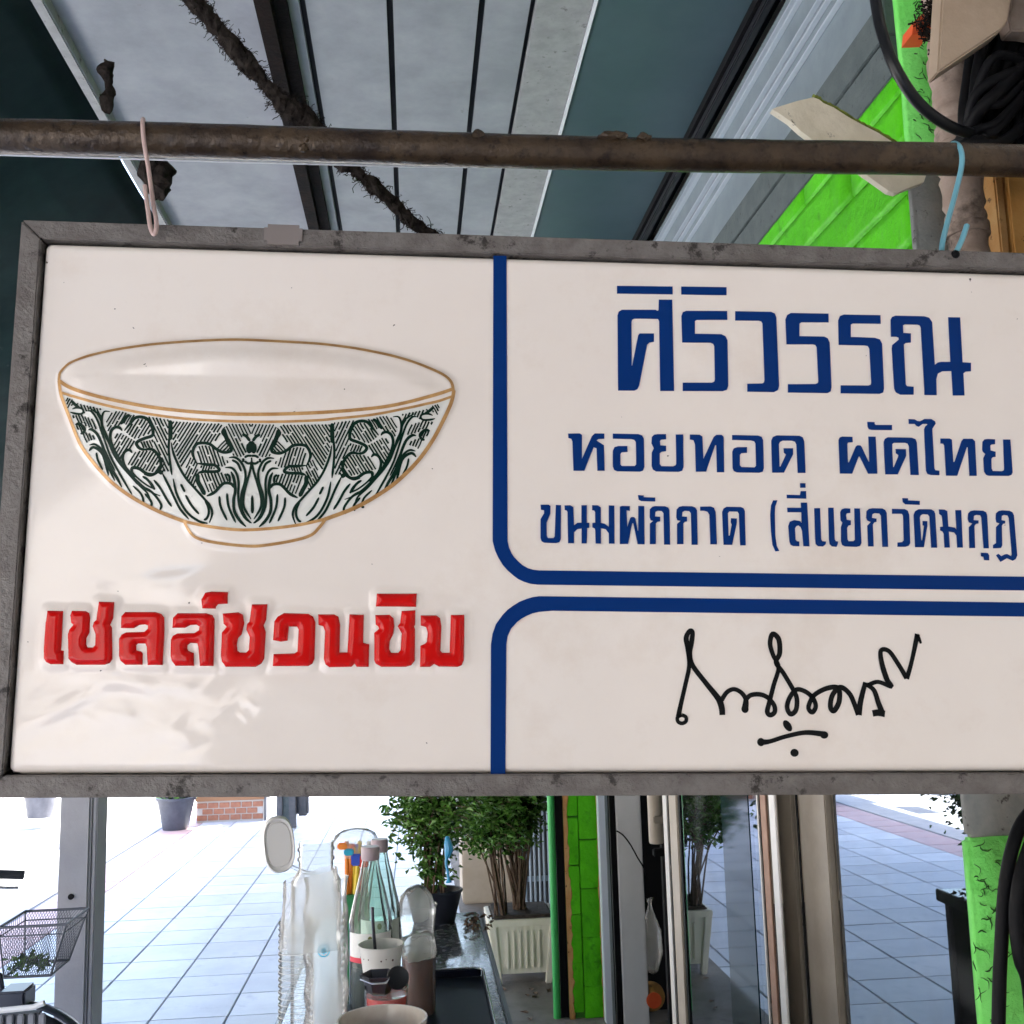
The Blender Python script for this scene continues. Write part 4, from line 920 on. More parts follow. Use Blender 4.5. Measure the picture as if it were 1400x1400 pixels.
for k in range(3600):
    i = int(random.random() ** 1.2 * (len(cp) - 2)); c = cp[i].lerp(cp[i + 1], random.random())
    a = random.uniform(0, 2 * PI); rad = rr[i] * random.uniform(.6, 1.05); dirn = Vector((math.cos(a), random.uniform(-.5, .5), math.sin(a)))
    s = random.uniform(.002, .008) * (1.5 if random.random() < .12 else .8); P = [c + dirn * rad]
    th = random.uniform(0, 2 * PI)
    for q in range(4):
        th += random.gauss(0, 1.3); P.append(P[-1] + Vector((math.cos(th), random.uniform(-.4, .4), math.sin(th))) * s * .55 + dirn * s * .12)
    tube(bm, P, random.uniform(.0003, .0008), 3, False)
obj('cobweb_fuzz', bm, MT['fuzz'], rp_, True)

# ================================================================== GROUND
T = .34; GX = -.17
road = struct('road', box(BM(), -40, -2.95, -60, 60, -.6, -.12), MT['road'])
sw = struct('sidewalk', box(BM(), -2.95, .255, -60, 60, -.6, -.006), MT['grout'])
tm = bpy.data.meshes.new('tile'); b2 = BM(); box(b2, .004, T - .004, .004, T - .004, -.02, 0, .0025); b2.to_mesh(tm); b2.free(); tm.materials.append(MT['tile'])
tr = bpy.data.meshes.new('red_tile'); b2 = BM(); box(b2, .004, T - .004, .004, T - .004, -.02, 0, .0025); b2.to_mesh(tr); b2.free(); tr.materials.append(MT['tile_red'])
cols = [GX - .34 * k for k in range(-1, 8)]           # left edge of each tile column
cols = [c for c in cols if c > -2.9]
far = BM(); farr = BM()
for x in cols:
    isred = -2.70 < x < -2.45
    for j in range(-18, 60):
        y = j * T
        if 3.9 < y < 11.3:
            o = obj('tile', tr if isred else tm, None, sw)
            o.location = (x, y, random.uniform(-.0012, .0006)); 
        else:
            box(farr if isred else far, x + .004, x + T - .004, y + .004, y + T - .004, -.02, random.uniform(-.001, .0006))
obj('far_tile', far, MT['tile'], sw, True); obj('far_red_tile', farr, MT['tile_red'], sw, True)
kb = struct('kerb', box(BM(), -2.95, -2.56, -60, 60, -.3, .001, .01), MT['kerb'])
struct('shop_step', box(BM(), .26, 4.2, -5, 14, -.4, .03, .012), MT['concrete'])

# houses across the street and at the ends (seen in the window reflections)
hs = thing('house', 'pale house row on the other side of the street reflected in the shop window', 'house', (-13, 4, 0))
obj('wall', box(BM(), -4, 0, -24, 18, -.12, 7), MT['housewall'], hs)
obj('base_band', box(BM(), 0, .05, -24, 18, -.12, .5), MT['kerb'], hs)
wm = bpy.data.meshes.new('window'); b2 = BM(); box(b2, -.02, .04, -.5, .5, 0, 1.3, .01); b2.to_mesh(wm); b2.free(); wm.materials.append(MT['darkbox'])
for k in range(12):
    for z in (1.2, 4.2):
        o = obj('window', wm, None, hs); o.location = (.01, -22 + k * 3.4, z)
h2 = thing('street_end_house', 'cream house closing the street behind the photographer', 'house', (-6, -22, 0))
obj('wall', box(BM(), -7, 13, -3, 0, -.12, 6), MT['wallpale'], h2)
for k in range(6):
    o = obj('window', wm, None, h2); o.location = (-5.5 + k * 2.4, 0, 1.4); o.rotation_euler = (0, 0, PI / 2)

st_ = thing('dark_blocker', 'added unseen dark stall under the canopy behind the photographer', 'blocker', (-.2, -3.6, 0))  # unseen dark mass, added to darken what the sign face reflects
obj('blocker_body', box(BM(), -1.15, 1.1, -.6, 0, .02, ZC - .05, .02), MT['darkbox'], st_)
for k in range(9): obj('blocker_board', box(BM(), -1.14 + k * .25, -.90 + k * .25, .002, .02, .1, ZC - .1, .004), MT['alu_dark'], st_)

# ================================================================== SHOPFRONT (plane x = .94)
XS = .94
def ys(px): return on_x(px, 1240, XS).y     # distance along the street for an image column
sf = thing('shopfront', 'sliding glass shopfront with cream, white and taupe aluminium stiles', 'shopfront', (XS, 3, .03))
def stile(name, m, pa, pb, x0=-.02, x1=.04, z0=0, z1=1.9, bev=.003, leaf=False):
    d = -.075 if leaf else 0; ya = on_x(pa, 1240, XS + x0 + d).y; yb = min(ya - .008, on_x(pb, 1240, XS + x1 + d).y)
    return obj(name, box(BM(), x0 + d, x1 + d, yb - 3, ya - 3, z0, z1, bev), m, sf)
stile('stile', MT['white_frame2'], 912, 920, -.010, -.004, leaf=True)
stile('stile', MT['white_frame'], 920.6, 934, -.008, .000, leaf=True)
stile('dark_gap', MT['black'], 934.4, 937, -.004, -.001, bev=0, leaf=True)
stile('stile', MT['white_frame2'], 1037, 1046.5, -.0745, -.070)
stile('brown_gasket', MT['brown_strip'], 1047, 1058, -.0735, -.068)
stile('stile', MT['white_frame2'], 1059, 1070.5, -.0765, -.071)
stile('stile', MT['beige_frame'], 1071, 1096, -.012, -.002)
stile('dark_gap', MT['black'], 1096.5, 1100, -.006, -.004, bev=0)
stile('stile', MT['beige_frame'], 1100.5, 1148, -.016, .003)
XL = XS - .075
def pane(pa, pb, x, X0):
    ya, yb = sorted((on_x(pa, 1240, X0).y, on_x(pb, 1240, X0).y)); return obj('glass_pane', box(BM(), X0 - XS + x, X0 - XS + x + .005, ya - 3, yb - 3, 0.06, 1.9), MT['glass'], sf)
pane(930, 1042, 0, XL); pane(1150, 1342, -.002, XS)
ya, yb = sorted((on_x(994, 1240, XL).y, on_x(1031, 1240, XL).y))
obj('dark_reflection_strip', box(BM(), -.0768, -.0752, ya - 3, yb - 3, .06, 1.9), MT['film'], sf)  # added strip that paints a dark reflected band onto the pane
obj('bottom_rail', box(BM(), -.02, .03, ys(1350) - 3, ys(908) - 3, -.0, .058, .003), MT['beige_frame'], sf)
# handle tube and catches
hp = at(896, 1087, 3.95)
bm = BM(); lathe(bm, [(0, 0), (.024, 0), (.027, .006), (.027, .6), (0, .6)], 20); o = smooth(obj('door_handle', bm, MT['white_frame'], sf)); o.location = Vector((at(896, 1120, 3.95).x - XS, .95, at(896, 1153, 3.95).z - .03))
for yy in (1120, 1165):
    q = at(904, yy, 3.93); o = obj('latch', box(BM(), -.03, .015, -.012, .012, -.014, .014, .004), MT['beige_frame' if yy < 1130 else 'black'], sf); o.location = (q.x - XS, q.y - 3, q.z - .03)

# grey door leaf, jamb, dark opening
dl = thing('grey_door_panel', 'plain grey door panel standing left of the dark doorway', 'door', (at(860, 1300, 4.3).x, 4.3, .03))
x0 = at(847, 1240, 4.3).x - dl.location.x; x1 = at(882, 1240, 4.3).x - dl.location.x
obj('panel', box(BM(), x0, x1, 0, .035, 0, 2.2, .004), MT['door_grey'], dl)
obj('edge_strip', box(BM(), x0 - .024, x0 - .001, .004, .03, 0, 2.2, .002), MT['black'], dl)
w_ = wire([at(843, 1136, 4.27), at(852, 1142, 4.26), at(862, 1155, 4.26), at(872, 1173, 4.26), at(880, 1186, 4.27), at(885, 1200, 4.30)], .003, MT['black'], 'cable'); tag(w_, 'thin black wire drooping across the grey door panel', 'cable')
jm = thing('pale_metal_jamb', 'pale blue metal jamb between green brick pier and black gap', 'door jamb', (at(830, 1300, 4.6).x, 4.6, .03))
a = at(823, 1240, 4.6).x - jm.location.x; b = at(833, 1240, 4.6).x - jm.location.x
obj('jamb', box(BM(), a, b, 0, .05, 0, 2.2, .003), MT['jamb'], jm); obj('jamb_lip', box(BM(), b - .004, b + .008, -.01, -.001, 0, 2.2, .002), MT['alu'], jm)
bk = thing('doorway_shade', 'black partition standing for the shade inside the doorway behind the grey panel', 'backing', (.95, 4.75, .03))  # black sheet put in for the shade inside the doorway
a = at(835, 1240, 4.68).x - .95
obj('board', box(BM(), a, .6, 0, .04, 0, 3.1), MT['black'], bk)
gp = thing('green_pole', 'slim bright green steel pole left of the green brick pier', 'pole', (at(760, 1300, 4.7).x, 4.72, .03))
bm = BM(); lathe(bm, [(0, 0), (.016, 0), (.016, 3.1), (0, 3.1)], 16); smooth(obj('pole', bm, MT['greenpole'], gp))
bm = BM(); box(bm, .018, .05, 0, .06, 0, 3.1); obj('black_strip', bm, MT['black'], gp)
# green brick pier with crumbling orange edges
gb = thing('green_brick_pier', 'narrow green painted brick pier with orange plaster crumbling off its edges', 'pier', (at(798, 1300, 4.7).x, 4.7, .03))
gx0 = at(774, 1240, 4.7).x - gb.location.x; gx1 = at(821, 1240, 4.7).x - gb.location.x; gm_ = at(794, 1240, 4.7).x - gb.location.x
obj('core', box(BM(), gx0 + .004, gx1 - .002, .004, .3, 0, 3.1), MT['green_mortar'], gb)
zj = lambda z: at(798, 1080 + z / 4.375, 4.7).z - .03
bmh = zj(300) - zj(590)
for s, off in ((0, 160), (1, 10)):
    for k in range(-14, 6):
        z1 = zj(off + 290 * k + (0 if s == 0 else 0)); z0 = z1 - bmh + .003
        if z1 > 3.1: continue
        if z0 < 0: z0 = 0
        if z1 < .05: continue
        a, b = (gx0 + (.012 if z1 < 1.3 else .004), gm_ - .0015) if s == 0 else (gm_ + .0015, gx1)
        b2 = BM(); box(b2, a, b, -.010 + random.uniform(-.001, .001), .004, z0, z1, .003)
        bmesh.ops.subdivide_edges(b2, edges=[e for e in b2.edges if e.calc_length() > .03], cuts=4, use_grid_fill=True)
        for v in b2.verts: v.co += .0012 * mnoise.noise_vector(v.co * 50)
        obj('brick', b2, MT['green'], gb)
for xx, w_, nm in ((gx0, .022, 'crumbled_edge'), (gx1, .010, 'plaster_edge')):
    bm = BM(); cols_ = 5; rows = 160; gr = []
    for r in range(rows):
        z = 3.0 * r / (rows - 1); ww = w_ * (1 + 1.0 * mnoise.noise(Vector((0, 0, z * 9)))+ .5 * mnoise.noise(Vector((3, 0, z * 31))))
        if nm == 'crumbled_edge': ww *= (1.2 if z < 1.35 else .6)
        ww = max(.001, ww)
        sgn_ = 1 if nm == 'crumbled_edge' else -1
        gr.append([bm.verts.new((xx - sgn_ * .002 + sgn_ * ww * c / (cols_ - 1), -.0125 + .002 * mnoise.noise(Vector((c * .5, 0, z * 40))) + (.008 if c == cols_ - 1 else 0), z)) for c in range(cols_)])
    for A, B in zip(gr, gr[1:]):
        for c in range(cols_ - 1): bm.faces.new((A[c], A[c + 1], B[c + 1], B[c]))
    obj(nm, bm, MT['cracked'], gb)
# things in the dark doorway
bg_ = thing('hanging_bag', 'murky clear plastic bag hanging in the dark doorway', 'bag', at(890, 1280, 4.4)); 
bm = BM(); lathe(bm, [(0, -.14), (.03, -.13), (.045, -.06), (.04, .02), (.02, .09), (.006, .12), (.012, .15)], 18)
for v in bm.verts: v.co += .012 * mnoise.noise_vector(v.co * 28)
smooth(obj('bag_film', bm, MT['bag'], bg_), 80)
ba = thing('orange_ball', 'round orange and yellow object low in the dark doorway', 'ball', at(890, 1362, 4.35))
bm = BM(); bmesh.ops.create_uvsphere(bm, u_segments=24, v_segments=14, radius=.055); smooth(obj('ball_shell', bm, MT['orange'], ba))
bm = BM(); lathe(bm, [(0, 0), (.03, 0), (.03, .004), (0, .004)], 20, M4=Matrix.Translation((0, -.052, 0)) @ Matrix.Rotation(PI / 2, 4, 'X')); obj('ball_patch', bm, MT['orange_red'], ba)
tag(obj('inner_post', box(BM(), .93, .965, 4.12, 4.16, .03, 2.1, .004), MT['black_gloss']), 'dark upright post inside the doorway beside the cream stile', 'post')

# pale folding gate and cream block behind the plant
fg = thing('folding_gate', 'pale blue gate of narrow upright bars behind the potted plant', 'gate', (at(742, 1150, 6.3).x, 6.3, .03))
for k in range(11):
    bm = BM(); lathe(bm, [(0, 0), (.0075, 0), (.0075, 2.4), (0, 2.4)], 8); o = smooth(obj('gate_bar', bm, MT['bars'], fg)); o.location = (-.13 + k * .027, .01 * (k % 2), 0)
for z in (.25, 1.2, 2.2): obj('gate_rail', box(BM(), -.14, .16, .018, .03, z, z + .03, .002), MT['bars'], fg)
tag(obj('cream_block', box(BM(), at(632, 1180, 7).x, at(722, 1180, 7).x, 7, 7.5, .03, at(650, 1150, 7).z, .01), MT['cream']), 'low cream coloured wall block behind the planted pot', 'wall')
tag(obj('dark_shutter', box(BM(), .60, .94, 6.36, 6.4, .03, 3.1), MT['darkbox']), 'dark metal sheet behind the pale gate bars', 'shutter')

# ================================================================== PLANTS
def planter():
    t = thing('square_planter', 'cream ribbed square plastic planter with feet holding a twiggy shrub', 'planter', (at(713, 1330, 5.35).x, 5.35, .03))
    def frus(bm, w0, w1, z0, z1, inset=0):
        a = [bm.verts.new((s * w0, t_ * w0, z0)) for s, t_ in ((-1, -1), (1, -1), (1, 1), (-1, 1))]
        b = [bm.verts.new((s * w1, t_ * w1, z1)) for s, t_ in ((-1, -1), (1, -1), (1, 1), (-1, 1))]
        bm.faces.new(a[::-1]); bm.faces.new(b)
        for k in range(4): bm.faces.new((a[k], a[(k + 1) % 4], b[(k + 1) % 4], b[k]))
        return bm
    obj('pot_body', frus(BM(), .125, .15, .05, .27), MT['cream_planter'], t)
    bm = BM(); box(bm, -.165, .165, -.165, .165, .27, .30, .004); obj('pot_rim', bm, MT['cream_planter'], t)
    for s in (-1, 1):
        for q in (-1, 1):
            b2 = BM(); box(b2, s * .145 - .018, s * .145 + .018, q * .145 - .018, q * .145 + .018, 0, .275, .004)
            for v in b2.verts:
                k = .80 + .2 * v.co.z / .275; v.co.x *= k; v.co.y *= k
            obj('foot', b2, MT['cream_planter'], t)
    for k in range(6):
        b2 = BM(); x = -.075 + k * .03; box(b2, x - .009, x + .009, -.155, -.12, .075, .25, .006)
        for v in b2.verts: v.co.y += .018 * (1 - v.co.z / .27)
        obj('rib', b2, MT['cream_planter'], t)
    obj('soil', box(BM(), -.145, .145, -.145, .145, .28, .315, .01), MT['soil'], t)
    return t
pt = planter()
def leaf_bm(bm, c, L, W, rot):
    v = [Vector((0, 0, 0)), Vector((W, L * .45, .003)), Vector((0, L, -.004)), Vector((-W, L * .45, .003)), Vector((0, L * .45, -.004))]
    v = [bm.verts.new(c + rot @ p) for p in v]
    for a, b in ((0, 1), (1, 2), (2, 3), (3, 0)): bm.faces.new((v[a], v[b], v[4]))
from mathutils import Euler
def shrub(name, label, base, stems, spread, height, nleaf, lsize, mstem, mleaf, drift=Vector((0, 0, 0)), fan=1.0, low=.35, srad=.006, tipr=1.0):
    t = thing(name, label, 'plant', base); sb_ = BM(); lb = BM(); tips = []
    for k in range(stems):
        a = random.uniform(0, 2 * PI); s = spread * math.sqrt(random.random())
        top = Vector((math.cos(a) * s, math.sin(a) * s * .7, height * random.uniform(.55, 1))) + drift * random.uniform(.3, 1)
        P = [Vector((random.uniform(-.03, .03), random.uniform(-.03, .03), 0))]
        for q in range(1, 8):
            f = q / 7; P.append(P[0].lerp(top, f) + Vector((random.uniform(-1, 1), random.uniform(-1, 1), 0)) * .03 * f + Vector((0, 0, .10 * math.sin(f * PI) * fan)))
        tube(sb_, P, [srad * (1 - .8 * q / 7) + .0008 for q in range(8)], 5)
        for q in range(1 if low < .1 else 3, 8): tips.append((P[q], (.035 + .02 * q) * tipr))
        for w in range(5):
            i = random.randint(3, 7); d = Vector((random.uniform(-1, 1), random.uniform(-1, 1), random.uniform(-.6, .6))) * .12
            tube(sb_, [P[i], P[i] + d * .5 + Vector((0, 0, .01)), P[i] + d], .0016, 3); tips.append((P[i] + d * .7, .05)); tips.append((P[i] + d, .05))
    tips = [t_ for t_ in tips if t_[0].z > height * low] or tips
    for k in range(nleaf):
        c, r = random.choice(tips); g_ = Vector((random.gauss(0, 1), random.gauss(0, 1), random.gauss(0, 1))) * r * .55
        rot = Euler((random.uniform(-.9, .5), random.uniform(-.8, .8), random.uniform(0, 2 * PI))).to_matrix()
        L = lsize * random.uniform(.6, 1.25); leaf_bm(lb, c + g_, L, L * .27, rot)
    obj('stems', sb_, mstem, t); obj('foliage', lb, mleaf, t, True)
    return t
pbase = Vector(pt.location) + Vector((0, 0, .31))
shrub('twiggy_shrub', 'tall dark twiggy shrub growing from the cream ribbed planter', pbase, 26, .30, 1.15, 6500, .040, MT['stem'], MT['leaf_d'], Vector((-.08, 0, 0)), 1, .16)
bb = on_z(690, 1300, .03)
# leafy mass in the navy pot on the cart: built with the cart below

# far pots, brick kiosk, dark box
def pot(label, px, py, d, r, h, soil=True):
    t = thing('plant_pot', label, 'plant pot', Vector(at(px, py, d)), group='round plant pots on the far sidewalk')
    t.location.z = 0
    bm = BM(); lathe(bm, [(0, 0), (r * .66, 0), (r * .98, h * .92), (r * 1.06, h * .92), (r * 1.06, h), (r * .92, h), (r * .9, h * .88), (0, h * .88)], 28); smooth(obj('pot_body', bm, MT['grey_pot'], t), 35)
    return t
t = pot('slate grey round pot with small green plants beside the brick kiosk', 240, 1131, 11.2, .185, .31)
lb = BM()
for k in range(160):
    leaf_bm(lb, Vector((random.gauss(0, .07), random.gauss(0, .07), .31 + random.uniform(-.02, .1))), .06, .02, Euler((random.uniform(-.5, 1.2), random.uniform(-.8, .8), random.uniform(0, 6.3))).to_matrix())
lf = obj('seedlings', lb, MT['leaf'], t, True)
t2 = pot('dark round pot at the far left beyond the grey post', 55, 1108, 12.6, .20, .42)
ki = thing('brick_kiosk', 'small brick pillar box with a brown band on the far sidewalk', 'kiosk', (at(312, 1128, 11.5).x, 11.6, 0))
kw = .34; obj('mortar_core', box(BM(), -kw, kw, 0, .5, 0, 2.2), MT['mortar'], ki)
bkm = bpy.data.meshes.new('brick'); b2 = BM(); box(b2, -.052, .052, -.008, .004, .0, .052, .003); b2.to_mesh(bkm); b2.free(); bkm.materials.append(MT['brick'])
for r in range(12):
    if 3 <= r <= 4: continue
    for k in range(6):
        x = -kw + .055 + k * .114 + (.057 if r % 2 else 0)
        if x + .052 > kw: continue
        o = obj('brick', bkm, None, ki); o.location = (x, 0, r * .062 + .02)
obj('brown_band', box(BM(), -kw - .015, kw + .015, -.02, .3, .215, .32, .004), MT['brown_band'], ki)
obj('upper_face', box(BM(), -kw + .002, kw - .002, -.006, .01, .77, 2.2), MT['brick'], ki)
obj('corner_post', box(BM(), kw + .012, kw + .03, -.03, .03, 0, 2.2), MT['darkbox'], ki)
db = thing('dark_metal_stand', 'dark grey metal stand on the sidewalk right of the brick kiosk', 'stand', (at(393, 1118, 11.0).x, 11.0, 0))
obj('leg_panel', box(BM(), -.10, -.045, -.06, .06, 0, 1.2, .004), MT['darkbox'], db); obj('leg_panel', box(BM(), .02, .085, -.06, .06, 0, 1.2, .004), MT['darkbox'], db)
obj('web', box(BM(), -.044, .019, -.03, .03, .0, 1.2), MT['alu_dark'], db); obj('side_box', box(BM(), .086, .20, .02, .16, .10, .9, .02), MT['darkbox'], db)

# grey post left
ps = thing('grey_post', 'square grey concrete post with one bolt hole in front of the tiled sidewalk', 'post', (0, 0, 0))
D = 4.0; a = at(77, 1250, D); b = at(128, 1250, D); ps.location = ((a.x + b.x) / 2, D, 0); hw = (b.x - a.x) / 2
bm = BM(); box(bm, -hw, hw - .018, 0, .14, 0, 2.75, .008); obj('shaft', bm, MT['post'], ps)
bm = BM(); box(bm, hw - .0175, hw, .012, .14, 0, 2.75, .004); obj('side_rib', bm, MT['post'], ps)
q = at(97, 1226, D - .002); bm = BM(); lathe(bm, [(0, 0), (.010, 0), (.010, .004), (0, .004)], 16, M4=Matrix.Translation(Vector((q.x - ps.location.x, -.001, q.z))) @ Matrix.Rotation(PI / 2, 4, 'X')); obj('bolt_hole', bm, MT['black'], ps)

# ================================================================== BICYCLE
BD = 3.55; wx = at(15, 1446, BD).x; R0 = .255
bi = thing('bicycle', 'small wheeled bicycle with a black wire front basket parked by the grey post', 'bicycle', (wx, BD, 0))
def wheel(x, name):
    w = obj(name, None, None, bi) if False else bpy.data.objects.new(name, None); C.objects.link(w); w.parent = bi; w.location = (x, 0, R0)
    bm = BM(); N = 48
    for k in range(N):
        pass
    tube(bm, [Vector((R0 * .93 * math.cos(2 * PI * k / N), 0, R0 * .93 * math.sin(2 * PI * k / N))) for k in range(N + 1)], R0 * .07, 10, False); smooth(obj('tyre', bm, MT['tyre'], w), 80)
    bm = BM(); tube(bm, [Vector((R0 * .83 * math.cos(2 * PI * k / N), 0, R0 * .83 * math.sin(2 * PI * k / N))) for k in range(N + 1)], .008, 8, False); smooth(obj('rim', bm, MT['chrome'], w), 80)
    bm = BM()
    for k in range(24):
        a = 2 * PI * k / 24; tube(bm, [Vector((.02 * math.cos(a + .8), .012 * (-1) ** k, .02 * math.sin(a + .8))), Vector((R0 * .82 * math.cos(a), 0, R0 * .82 * math.sin(a)))], .001, 4)
    obj('spokes', bm, MT['chrome'], w)
    bm = BM(); tube(bm, [(0, -.04, 0), (0, .04, 0)], .016, 12); obj('hub', bm, MT['chrome'], w)
    return w
wheel(0, 'front_wheel'); wheel(-.98, 'rear_wheel')
bm = BM(); tube(bm, [Vector((R0 * 1.07 * math.cos(t), 0, R0 + R0 * 1.07 * math.sin(t))) for t in np.linspace(.75, 2.9, 20)], .009, 6)
for v in bm.verts: v.co.y *= 2.6
smooth(obj('mudguard', bm, MT['bike'], bi), 80)
bm = BM(); tube(bm, [(0, .05, R0), (-.06, .05, .60), (-.09, 0, .64)], .009, 8); tube(bm, [(0, -.05, R0), (-.06, -.05, .60), (-.09, 0, .64)], .009, 8); tube(bm, [(-.085, 0, .6), (-.15, 0, .86)], .014, 10); smooth(obj('fork', bm, MT['bike'], bi))
bm = BM(); tube(bm, [(-.10, 0, .66), (-.30, 0, .38), (-.52, 0, .28)], .017, 10); tube(bm, [(-.52, 0, .28), (-.62, 0, .68)], .015, 10); tube(bm, [(-.52, .03, .28), (-.98, .04, R0)], .009, 8); tube(bm, [(-.6, .02, .58), (-.98, .04, R0)], .008, 8); tube(bm, [(-.6, -.02, .58), (-.98, -.04, R0)], .008, 8); smooth(obj('frame', bm, MT['bike'], bi))
bm = BM(); lathe(bm, [(0, -.03), (.09, -.02), (.11, .01), (.08, .035), (0, .04)], 20, M4=Matrix.Translation((-.66, 0, .74)) @ Matrix.Diagonal((1.3, .75, 1, 1))); smooth(obj('saddle', bm, MT['black'], bi))
hb0 = at(8, 1190, BD - .1)
bm = BM(); tube(bm, [Vector(p) for p in catmull([(-.15, 0, .86), (-.15, -.06, .885), (-.20, -.16, .89), (-.19, -.24, .875), (-.15, -.26, .865)], 5)] + [], .011, 10); tube(bm, [Vector(p) for p in catmull([(-.15, 0, .86), (-.15, .06, .885), (-.20, .16, .89), (-.19, .24, .875), (-.15, .26, .865)], 5)], .011, 10); smooth(obj('handlebar', bm, MT['chrome'], bi))
for s in (-1, 1):
    bm = BM(); tube(bm, [(-.16, s * .258, .868), (-.075, s * .27, .86)], .015, 12); smooth(obj('grip', bm, MT['tyre'], bi))
    wire([(-.20, s * .20, .868), (-.15, s * .22, .835), (-.08, s * .24, .825)], .005, MT['chrome'], 'brake_lever', bi)
# basket
bk_ = bpy.data.objects.new('basket', None); C.objects.link(bk_); bk_.parent = bi
A0 = at(2, 1252, BD - .09) ; B0 = at(94, 1243, BD - .09); Cb = at(72, 1318, BD - .07); Ab = at(4, 1320, BD - .07)
bl = Vector((wx, BD, 0)); tl = A0 - bl; trp = B0 - bl; brp = Cb - bl; blp = Ab - bl
zt_ = (tl.z + trp.z) / 2 - .035; zb_ = (brp.z + blp.z) / 2 - .03
X0t, X1t = tl.x, trp.x; X0b, X1b = blp.x + .01, brp.x
def corner(f, t, s):   # f 0..1 left-right, t 0 bottom..1 top, s -1/1 front/back
    x0 = X0b + (X0t - X0b) * t; x1 = X1b + (X1t - X1b) * t; return Vector((x0 + (x1 - x0) * f, s * (.085 + .025 * t), zb_ + (zt_ - zb_) * t))
bm = BM()
for t_, r in ((1, .004), (.82, .0022), (0, .004)):
    L = [corner(0, t_, -1), corner(1, t_, -1), corner(1, t_, 1), corner(0, t_, 1), corner(0, t_, -1)]; tube(bm, L, r, 6)
for f, s in ((0, -1), (1, -1), (0, 1), (1, 1)): tube(bm, [corner(f, 0, s), corner(f, 1, s)], .003, 6)
obj('basket_rim', bm, MT['basket'], bk_)
bm = BM()
for s in (-1, 1):
    for k in range(-12, 26):
        for dr in (1, -1):
            f0 = k / 22; P = []
            for q in range(7):
                t_ = q / 6; f = f0 + dr * t_ * .45
                if 0 <= f <= 1: P.append(corner(f, t_, s))
            if len(P) > 1: tube(bm, P, .0008, 3)
for f in (0, 1):
    for k in range(14):
        u_ = -1 + 2 * k / 13; tube(bm, [corner(f, 0, u_), corner(f, 1, u_)], .0008, 3)
for k in range(14):
    tube(bm, [corner(k / 13, 0, -1), corner(k / 13, 0, 1)], .0008, 3)
obj('basket_mesh', bm, MT['basket'], bk_)
obj('basket_bracket', box(BM(), -.03, .05, -.05, .05, .515, .575, .006), MT['bike'], bi)
lb = BM()
for k in range(90): leaf_bm(lb, corner(random.uniform(.05, .5), 0, 0) + Vector((random.gauss(0, .02), random.gauss(0, .03), random.uniform(.0, .04))), .028, .008, Euler((random.uniform(-.5, 1.2), random.uniform(-.8, .8), random.uniform(0, 6.3))).to_matrix())
tag(obj('leaf_bunch', lb, MT['leaf_d']), 'bunch of dark leaves lying in the bicycle basket', 'leaves').location = bl
cr = thing('slatted_bin', 'grey slatted bin with a pale rim standing in front of the bicycle wheel', 'bin', (at(10, 1390, 3.2).x, 3.2, 0))
cw = at(62, 1380, 3.2).x - cr.location.x; ct = at(40, 1376, 3.2).z
obj('bin_core', box(BM(), -.20, cw - .02, .009, .035, .02, ct - .02), MT['darkbox'], cr)
for k in range(11):
    x = -.20 + k * (.20 + cw) / 10.6; obj('slat', box(BM(), x, x + .018, -.004, .008, .02, ct - .02, .003), MT['crate'], cr)
bm = BM(); tube(bm, [(-.21, -.01, ct - .012), (cw - .03, -.01, ct), (cw, -.01, ct + .01)], .008, 8); smooth(obj('bin_rim', bm, MT['white_frame2'], cr))

# ================================================================== CART TABLE AND WHAT STANDS ON IT
TZ = .75
ca = thing('food_cart_table', 'narrow dark speckled table along the sidewalk carrying cups and bottles', 'table', (-.05, 2.8, 0))
obj('table_top', box(BM(), -.25, .235, -1.0, .66, TZ - .025, TZ, .004), MT['tabletop'], ca)
obj('table_rim', box(BM(), .236, .248, -1.0, .66, TZ - .035, TZ + .003, .003), MT['table_rim'], ca); obj('table_rim', box(BM(), -.263, -.251, -1.0, .66, TZ - .035, TZ + .003, .003), MT['table_rim'], ca)
for x in (-.23, .2):
    for y in (-.95, .61): obj('leg', box(BM(), x, x + .03, y, y + .03, 0, TZ - .026, .003), MT['darkbox'], ca)
obj('side_panel', box(BM(), .212, .226, -.90, .60, .06, TZ - .03, .003), MT['black_gloss'], ca); obj('side_panel', box(BM(), -.24, -.226, -.90, .60, .06, TZ - .03, .003), MT['black_gloss'], ca)
def on_t(px, py): return on_z(px, py, TZ)
ty = thing('black_tray', 'black rectangular tray with a silver edge on the near part of the table', 'tray', (.04, 2.25, TZ + .001))
tx1 = on_t(676, 1400).x - .04; ty1 = on_t(640, 1338).y - 2.25
obj('tray_base', box(BM(), -.20, tx1, -.3, ty1, 0, .004, .0), MT['tray'], ty)
obj('tray_wall', box(BM(), tx1 - .006, tx1, -.3, ty1, .0045, .022, .002), MT['tray'], ty); obj('tray_wall', box(BM(), -.20, tx1 - .007, ty1 - .006, ty1, .0045, .022, .002), MT['tray'], ty)
bm = BM(); tube(bm, [Vector(p) for p in [(-.20, ty1 - .003, .024)] + [(tx1 - .03 + .027 * math.sin(t), ty1 - .03 + .027 * math.cos(t), .024) for t in np.linspace(0, PI / 2, 8)] + [(tx1 - .003, -.3, .024)]], .0028, 8); smooth(obj('tray_edge', bm, MT['silver'], ty))

def cupwall(bm, r0, r1, h, z=0, seg=28, th=.0006): lathe(bm, [(0, z), (r0, z), (r1, z + h), (r1 + .002, z + h + .001), (r1 + .002, z + h + .003), (r1 - .001, z + h + .003)], seg)
